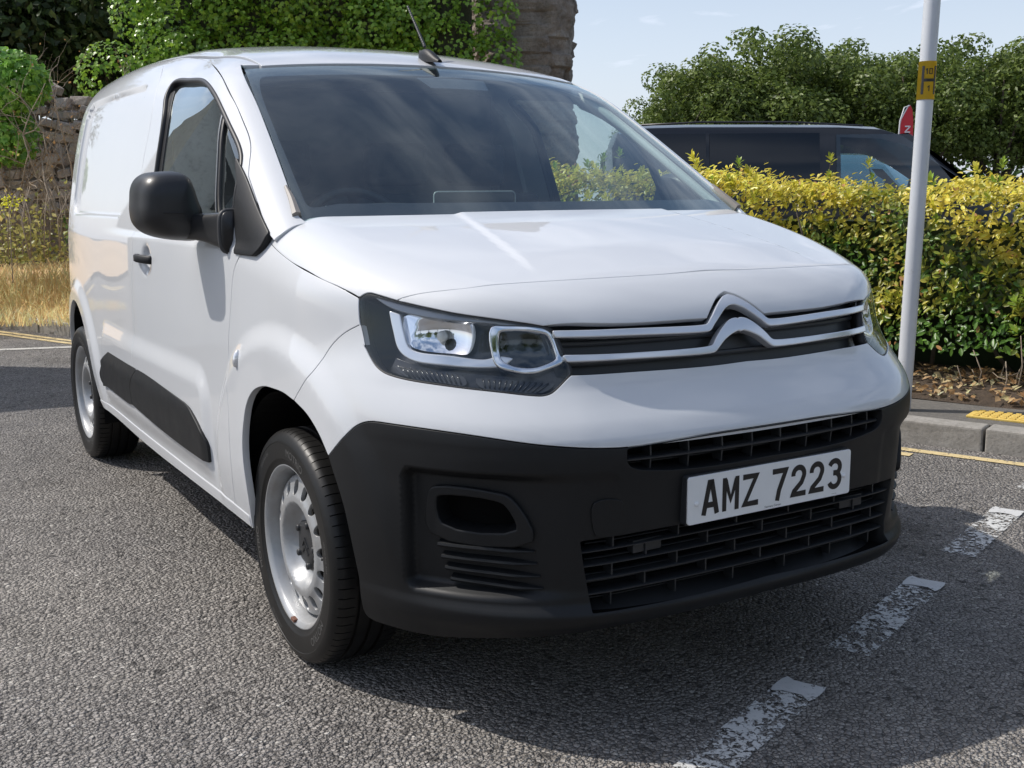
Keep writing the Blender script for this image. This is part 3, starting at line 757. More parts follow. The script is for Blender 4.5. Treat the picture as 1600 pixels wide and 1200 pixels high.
# weeds and brambles on the bank
for (r,f,zb,w,h,n,ca,cb,lab) in((-4.75,11.0,.75,.45,.60,800,(.14,.15,.04),(.30,.26,.09),'green weed clump on the bank beneath the bare shrub'),(-5.5,10.9,.75,.45,.65,800,(.18,.17,.05),(.36,.29,.11),'yellowish weed clump at the left edge of the bank'),(-4.1,11.4,.85,.35,.5,800,(.06,.11,.03),(.16,.21,.06),'low dark weeds beside the van at the foot of the wall')):
    n_=n;P=np.stack([r+rng.normal(size=n_)*w*.5,f+rng.normal(size=n_)*.25,zb-.15+np.abs(rng.normal(size=n_))*h*.45],1)
    t=empty('weed_clump',(0,0,0),0,lab,'weeds','weeds on the bank')
    link('foliage',leaves('foliage',BGa(P),unit(rng.normal(size=(n_,3))+np.array([0,0,.8])),rng.uniform(.03,.075,n_),colors(n_,ca,cb),LEAF,'kite'),t,None,kind='stuff')
    ss=[]
    for k in range(28):
        b_=np.array(BG(r+rng.normal()*w*.5,f+rng.normal()*.2,zb-.1));ss.append(tube(np.array([b_,b_+np.array([rng.normal()*.04,rng.normal()*.04,h*.6]),b_+np.array([rng.normal()*.08,rng.normal()*.08,h*rng.uniform(.8,1.15)])]),np.array([.006,.005,.003]),5))
    V,F=merge(ss);link('stems',mesh('stems',V,F,TWIG,True),t,None,kind='stuff')
# tall straw on the bank
n=6000;r=rng.uniform(-6.4,-3.4,n);f=rng.uniform(9.7,11.9,n);Pw=BGa(np.stack([r,f,0*r],1));A=Pw[:,0]*TX+Pw[:,1]*TY;B=Pw[:,0]*NX+Pw[:,1]*NY;Z=np.array([vz(x,y) for x,y in zip(A,B)])
o=link('tall_straw',blades('tall_straw',A,B,Z,rng.uniform(.06,.16,n)+np.clip((f-10.3)/1.2,0,1)*rng.uniform(0,.34,n),rng.uniform(.003,.006,n),colors(n,(.56,.39,.18),(.70,.53,.29)),rng,.45));o['kind']='stuff';o['label']='tall bleached straw standing on the bank below the wall';o['category']='grass'
# bare twiggy shrub
def twigs(base,n,h,rg,spread=.5):
    parts=[]
    def grow(p,d,L,r,lev):
        pts=[p];k=5
        for i in range(k):
            d=unit(d+.22*rg.normal(size=3)+np.array([0,0,.08]));pts.append(pts[-1]+d*L/k)
        parts.append(tube(np.array(pts),np.linspace(r,r*.45,k+1),5))
        if lev<3:
            for _ in range(int(rg.integers(2,5))):
                i=int(rg.integers(1,k+1));dd=unit(d+.9*rg.normal(size=3)+np.array([0,0,.25]));grow(pts[i],dd,L*rg.uniform(.45,.7),r*.5,lev+1)
    for _ in range(n):grow(np.array(base)+rg.normal(size=3)*np.array([.12,.12,0]),unit(np.array([rg.normal()*spread,rg.normal()*spread,1.])),h*rg.uniform(.45,.7),.013,0)
    return merge(parts)
for (r,f,h,lab,n) in((-4.55,11.5,2.0,'bare grey twiggy shrub leaning over the bank by the van',8),(-5.35,11.9,2.2,'bare brown shrub in front of the rubble wall at the left',7)):
    V,F=twigs(BG(r,f,.85),n,h,rng);sh_=empty('bare_shrub',(0,0,0),0,lab,'shrub');link('branches',mesh('branches',V,F,TWIG,True),sh_,None,kind='stuff')
    n_=170;idx=rng.integers(0,len(V),n_);P=np.array([V[i] for i in idx])+.03*rng.normal(size=(n_,3));P=P[P[:,2]>1.3]
    link('dead_leaves',leaves('dead_leaves',P,rng.normal(size=P.shape),rng.uniform(.02,.045,len(P)),colors(len(P),(.13,.075,.035),(.25,.15,.065)),GRASSM,'kite'),sh_,None,kind='stuff')
# ragwort
rg_=empty('ragwort',(0,0,0),0,'small yellow flower on a stalk at the left edge of the bank','flower')
b_=np.array(BG(-4.42,9.85,.48));V,F=tube(np.array([b_,b_+np.array([.01,0,.35]),b_+np.array([.02,.01,.68])]),np.array([.005,.004,.003]),5);link('stalk',mesh('stalk',V,F,TWIG,True),rg_)
n_=120;P=b_+np.array([.02,.01,.70])+rng.normal(size=(n_,3))*np.array([.05,.05,.03]);link('blossom',leaves('blossom',P,unit(rng.normal(size=(n_,3))+np.array([0,0,1.2])),rng.uniform(.018,.03,n_),colors(n_,(.75,.50,.01),(.85,.62,.03)),LEAF,'kite'),rg_)
# trees
def tree_meshes(h,rad,n,rg,ca,cb,ls,trunk_h=.35,nl=34,lobe=(.24,.42)):
    parts=[tube(np.array([(0,0,0),(.04*h*rg.normal(),.02*h,h*.2),(.02*h,.01*h,h*trunk_h),(0,0,h*.62)]),np.array([.030,.024,.020,.010])*h,10)]
    lobes=[]
    for i in range(nl):
        a=rg.uniform(0,2*math.pi);t=rg.random()**.6;el=rg.uniform(-.35,1.25)
        c=np.array([math.cos(a)*rad*t*math.cos(el*.8),math.sin(a)*rad*t*math.cos(el*.8),h*(trunk_h+.02)+ (h*(1-trunk_h)-rad*.25)*(.5+.5*math.sin(el))*(.45+.55*rg.random())])
        lobes.append((*c,rad*rg.uniform(*lobe)))
        if i<12:
            s=np.array([0,0,h*rg.uniform(trunk_h*.8,.5)]);m=(s+c)/2+np.array([0,0,-.04*h]);parts.append(tube(np.array([s,m,c]),np.array([.012,.008,.004])*h,6))
    V,F=merge(parts);tm=mesh('trunk',V,F,BARK,True)
    C_=np.array([l[:3] for l in lobes]);Rr=np.array([l[3] for l in lobes]);P,N=blobs_points(C_,Rr,n,rg,.5,.8)
    cl=colors(n,ca,cb,rg,.2);N=unit(N+np.array([0,0,.35]))
    cm_=leaves('crown',P,N,rg.uniform(ls*.6,ls*1.25,n),cl,LEAF,'kite',rg)
    return tm,cm_
def tree(meshes,loc,s,rz,label,group,name='tree'):
    t=empty(name,loc,rz,label,'tree',group);t.scale=s if isinstance(s,tuple) else (s,s,s);link('trunk',meshes[0],t);c=link('crown',meshes[1],t);return t
TM=[tree_meshes(8.3,3.1,16000,rng,(.042,.066,.012),(.098,.128,.030),.20,.16,76,(.17,.34)),tree_meshes(7.9,3.0,16000,rng,(.046,.070,.012),(.105,.135,.032),.20,.15,72,(.17,.34))]
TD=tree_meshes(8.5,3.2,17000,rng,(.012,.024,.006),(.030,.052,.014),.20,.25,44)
tl=[(5.95,44,.66,'small rounded tree at the left end of the far tree row'),(8.0,45,.90,'far tree just right of the small end tree'),(10.6,46,1.03,'tallest far tree above the dark van roof'),(13.6,47,.98,'far tree left of the grey pole'),(16.6,46,.95,'far tree behind the red flag and grey pole'),(19.8,46,.97,'far tree right of the grey pole'),(22.8,47,.96,'far tree at the right edge of the picture'),(26,48,1.0,'far tree beyond the right edge of the hedge')]
tl+=[(9.3,55,1.0,'back row tree showing between the first and second tall trees'),(12.6,56,1.05,'back row tree behind the tallest trees'),(16.2,56,1.08,'back row tree behind the red flag'),(19.6,57,1.1,'back row tree just right of the pole'),(23.6,57,1.1,'back row tree near the right edge'),(27.8,58,1.1,'back row tree beyond the right edge')]
for i,(r,f,s,lb) in enumerate(tl):tree(TM[i%2],BG(r,f,-.1),(s*1.05,s*1.05,s),i*1.9,lb,'row of trees beyond the car park')
lob=[(rng.uniform(4,30),rng.uniform(49,53),rng.uniform(.3,2.3),rng.uniform(.8,1.4)) for _ in range(80)]
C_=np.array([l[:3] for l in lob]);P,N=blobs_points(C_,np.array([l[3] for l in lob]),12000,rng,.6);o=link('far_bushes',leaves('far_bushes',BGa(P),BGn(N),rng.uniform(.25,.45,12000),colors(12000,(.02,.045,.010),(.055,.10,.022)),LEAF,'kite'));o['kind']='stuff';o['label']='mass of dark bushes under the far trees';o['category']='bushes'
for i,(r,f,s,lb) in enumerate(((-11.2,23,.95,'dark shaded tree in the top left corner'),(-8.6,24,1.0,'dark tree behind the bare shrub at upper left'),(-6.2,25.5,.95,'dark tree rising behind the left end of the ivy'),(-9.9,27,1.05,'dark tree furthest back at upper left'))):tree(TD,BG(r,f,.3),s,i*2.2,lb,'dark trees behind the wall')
# unseen trees behind the camera, added to darken the van's horizon reflections
for i,(x,y,s) in enumerate(((-15,-17,1.1),(-8.5,-22,1.2),(-1,-24,1.15),(6,-22,1.2),(13,-17,1.1),(19,-9,1.0),(-19,-7,1.1))):tree(TM[i%2],(x,y,0),s,i*1.3,'unseen tree added behind the camera for the van reflections','unseen trees added behind the camera')
# pale pier with a plaque to the left of the road (seen mirrored in the door glass)
pier=empty('rendered_pier',(0,0,0),0,'pale rendered wall end with a dark plaque left of the road','wall')
V,F=ngrid(60,40,lambda u,v:((-4.8+2.8*min(max((u*4-.0),0),1) if u<.25 else (-2.0 if u<.5 else (-2.0-2.8*min(max(u*4-2,0),1) if u<.75 else -4.8))),(6.45 if u<=.25 else (6.45+.75*(u-.25)*4 if u<.5 else (7.2 if u<.75 else 7.2-.75*(u-.75)*4))),4.05*v+(.12*math.sin(u*40) if v>.97 else 0)),True)
link('render_face',mesh('render_face',V,F,REND),pier);V,F=box((-2.95,6.40,1.75),(-2.45,6.445,2.55));link('plaque',bevel_mesh(mesh('plaque',V,F,simple('plaque_dark',(.02,.022,.024),.5)),.006,2),pier)
# ---- dark van behind the hedge ----
def loft_vehicle(stations,ring,name,mat,parent,open_rows=()):
    """stations: (x, list of (halfwidth, z)) same count; symmetric skin"""
    V=[];F=[];k=len(stations[0][1]);m=2*k
    for x,sec in stations:
        for w,z in sec:V.append((x,-w,z))
        for w,z in sec[::-1]:V.append((x,w,z))
    for i in range(len(stations)-1):
        for q in range(m-1):
            if (i in open_rows) and q in (3,4,m-6,m-5):continue
            F.append((i*m+q,i*m+q+1,(i+1)*m+q+1,(i+1)*m+q))
        F.append((i*m+m-1,i*m,(i+1)*m,(i+1)*m+m-1))
    F.append(tuple(range(m)));F.append(tuple((len(stations)-1)*m+q for q in range(m-1,-1,-1)))
    me=mesh(name,V,F,mat,True);bm=bmesh.new();bm.from_mesh(me);bmesh.ops.recalc_face_normals(bm,faces=bm.faces);bm.to_mesh(me);bm.free()
    try:me.set_sharp_from_angle(angle=R_(35))
    except Exception:pass
    return link(name,me,parent)
CABG=NT('cab_glass');_t=CABG.n('ShaderNodeBsdfTransparent',{'Color':(.62,.70,.70,1)});_g=CABG.n('ShaderNodeBsdfGlossy',{'Roughness':.02});_m=CABG.n('ShaderNodeMixShader',{0:.10});CABG.l(_t.outputs[0],_m.inputs[1]);CABG.l(_g.outputs[0],_m.inputs[2]);CABG.l(_m.outputs[0],CABG.out.inputs[0]);CABG=CABG.m
DKP=simple('dark_van_paint',(.010,.012,.018),.32,0,.35);DKG=simple('privacy_glass',(.004,.006,.010),.08,0,.1)
CLG=None
def veh_section(top,wt,belt=1.12,wb=.95,low=.32,hood=None):
    return [(.80,low),(wb-.03,low+.12),(wb,.75),(wb-.012,belt),((wb+wt)/2+.015,(belt+top)/2),(wt+.02,top-.13),(wt-.06,top-.035),(wt-.30,top),(.0001,top+.012)]
bv=empty('dark_van',BG(2.78,13.25,.02),BGROT-.02,label='dark passenger van parked behind the hedge',cat='van')
sts=[]
for x,top,wt,wb in((-1.62,1.70,.74,.90),(-1.56,1.88,.78,.93),(-1.35,1.945,.79,.95),(-.8,1.955,.79,.955),(.0,1.95,.79,.955),(.85,1.94,.785,.955),(1.30,1.915,.775,.955),(1.55,1.84,.765,.952),(1.88,1.62,.77,.950),(2.16,1.40,.79,.945),(2.38,1.24,.82,.935),(2.55,1.12,.80,.915),(2.80,1.03,.74,.87),(2.95,.92,.66,.80),(3.0,.80,.60,.74)):
    b=min(1.12,top-.10);sts.append((x,[(.80*wb/.95,.32),(wb-.03,.42),(wb,.72),(wb-.012,b),((wb*.45+wt*.55)+.02,b+(top-b)*.45),(wt+.025,b+(top-b)*.82),(wt-.03,b+(top-b)*.95),(wt-.28,top),(.0001,top+.012)]))
loft_vehicle(sts,0,'body',DKP,bv,(5,6,7,8))
def bw(x0,x1,z0,z1,name,mat,y=-1,skew0=0,skew1=0,out=.012):
    """glass patch lying on the near flank"""
    def yy(z):return -(np.interp(z,[1.10,1.48,1.80,1.90],[.943,.885,.815,.79])+out)
    V=[];n=8
    for i in range(n+1):
        z=z0+(z1-z0)*i/n;t=i/n;V.append((x0+skew0*t,yy(z),z));V.append((x1+skew1*t,yy(z),z))
    F=[(2*i,2*i+1,2*i+3,2*i+2) for i in range(n)];link(name,mesh(name,[(a,-b,c) for a,b,c in V],[f[::-1] for f in F],mat,True),bv);return link(name,mesh(name,V,F,mat,True),bv)
bw(-1.35,-.62,1.22,1.84,'side_window',DKG);bw(-.58,.62,1.22,1.84,'side_window',DKG)
bw(.80,2.14,1.22,1.82,'door_window',CABG,skew1=-.52,out=.014)
for s in(-1,1):
    V,F=tube(np.array([(-1.4,s*.77,1.935),(-.7,s*.775,1.965),(.3,s*.775,1.96),(1.1,s*.77,1.915)]),.012,6);link('roof_rail',mesh('roof_rail',V,F,simple('rail_dark',(.03,.03,.035),.35),True),bv)
Vw,Fw=[],[]
def wsc(x0,z0,x1,z1,w0,w1):
    V=[(x0,-w0,z0),(x0,w0,z0),(x1,w1,z1),(x1,-w1,z1)];return V,[(0,1,2,3)]
V,F=wsc(2.34,1.28,1.60,1.82,.76,.70);link('windscreen',mesh('windscreen',[(a+.02,b,c+.02) for a,b,c in V],F,DKG),bv)
wt_,wf_=lathe([(.20,.10),(.30,.10),(.325,.07),(.325,-.07),(.30,-.10),(.1,-.10)],32)
for x in(-.85,1.95):
    for s in(-1,1):
        me=mesh('wheel',[(b,a,c) for a,b,c in wt_],wf_,RUB0,True) if 'RUB0' in globals() else mesh('wheel',[(b,a,c) for a,b,c in wt_],wf_,simple('far_tyre',(.02,.02,.02),.7),True)
        o=link('wheel',me,bv);o.location=(x,s*.84,.325)
        V,F=lathe([(.20,.085),(.19,.10),(.05,.095),(.001,.09)],24);o2=link('wheel_trim',mesh('wheel_trim',[(b,a*s,c) for a,b,c in V],F,simple('far_alloy',(.35,.35,.36),.35,.6),True),bv);o2.location=(x,s*.84,.325)
# light blue car beyond it
BLU=simple('light_blue_paint',(.22,.46,.60),.25,0,1)
bc=empty('light_blue_car',BG(5.1,17.2,.12),BGROT+.25,label='light blue hatchback beyond the dark van, glimpsed over its bonnet',cat='car')
sts=[]
for x,top,wt,wb in((-1.95,.95,.60,.78),(-1.85,1.20,.62,.84),(-1.5,1.50,.60,.87),(-.8,1.66,.60,.885),(.0,1.65,.60,.885),(.35,1.50,.61,.885),(.75,1.27,.66,.88),(1.15,1.02,.72,.87),(1.6,.92,.70,.83),(1.9,.80,.60,.74),(2.0,.65,.5,.66)):
    b=min(.95,top-.06);sts.append((x,[(.70*wb/.88,.22),(wb-.02,.35),(wb,.62),(wb-.02,b),((wb*.4+wt*.6)+.03,b+(top-b)*.5),(wt+.03,b+(top-b)*.85),(wt-.03,b+(top-b)*.96),(wt-.22,top),(.0001,top+.01)]))
loft_vehicle(sts,0,'body',BLU,bc)
for s in(-1,1):
    V=[(-1.25,s*.80,1.02),(.55,s*.815,1.02),(.20,s*.665,1.42),(-1.15,s*.655,1.45)];V=[(a,b*1.03,c) for a,b,c in V];link('side_window',mesh('side_window',V,[(0,1,2,3)],DKG),bc)
for x in(-1.25,1.25):
    for s in(-1,1):
        o=link('wheel',mesh('wheel',[(b*.95,a*.9,c*.95) for a,b,c in wt_],wf_,simple('far_tyre2',(.02,.02,.02),.7),True),bc);o.location=(x,s*.77,.31)
# feather flag
fl=empty('feather_flag',BG(8.55,24.5,0),BGROT+.25,label='red feather flag with a white letter beside the grey pole',cat='flag')
V,F=tube(np.array([(-.20,0,0),(-.20,0,2.2),(-.17,0,2.7),(-.08,0,2.98),(.05,0,3.02)]),.012,6);link('flag_pole',mesh('flag_pole',V,F,simple('flag_pole_white',(.7,.7,.7),.4),True),fl)
def fw(z):return np.interp(z,[.6,1.0,2.3,2.7,2.95,3.05],[.10,.14,.16,.15,.06,.0])
V=[];n=24
for i in range(n+1):
    z=.6+2.43*i/n;w=fw(z);xo=-.19+np.interp(z,[2.2,2.7,3.03],[0,.02,.20]);yo=.03*math.sin(z*3)
    V+=[(xo,yo,z),(xo+.035,yo-.003,z),(xo+.035+2*w,yo+.02*math.sin(z*2),z)]
F=[];mi=[]
for i in range(n):
    F.append((3*i,3*i+1,3*i+4,3*i+3));mi.append(1);F.append((3*i+1,3*i+2,3*i+5,3*i+4));mi.append(0)
RED=simple('flag_red',(.62,.028,.040),.6);WHT=simple('flag_white',(.78,.76,.76),.6)
link('flag_cloth',mesh('flag_cloth',V,F,[RED,WHT],True,None,mi),fl)
for z0 in(2.52,2.05,1.60,1.15):
    pl=[(-.055,.06),(.055,.06),(-.055,-.06),(.055,-.06)];q=[]
    for (ax,az),(bx,bz) in zip(pl[:-1],pl[1:]):
        d=np.array((bx-ax,bz-az));d/=np.linalg.norm(d);k=np.array((-d[1],d[0]))*.014;q.append(([(ax-k[0]-d[0]*.012,-.035,az-k[1]),(bx-k[0]+d[0]*.012,-.035,bz-k[1]),(bx+k[0]+d[0]*.012,-.035,bz+k[1]),(ax+k[0]-d[0]*.012,-.035,az+k[1])],[(0,1,2,3)]))
    V,F=merge(q);link('flag_letter',mesh('flag_letter',[(a+.0,b,c+z0) for a,b,c in V],F,WHT),fl)

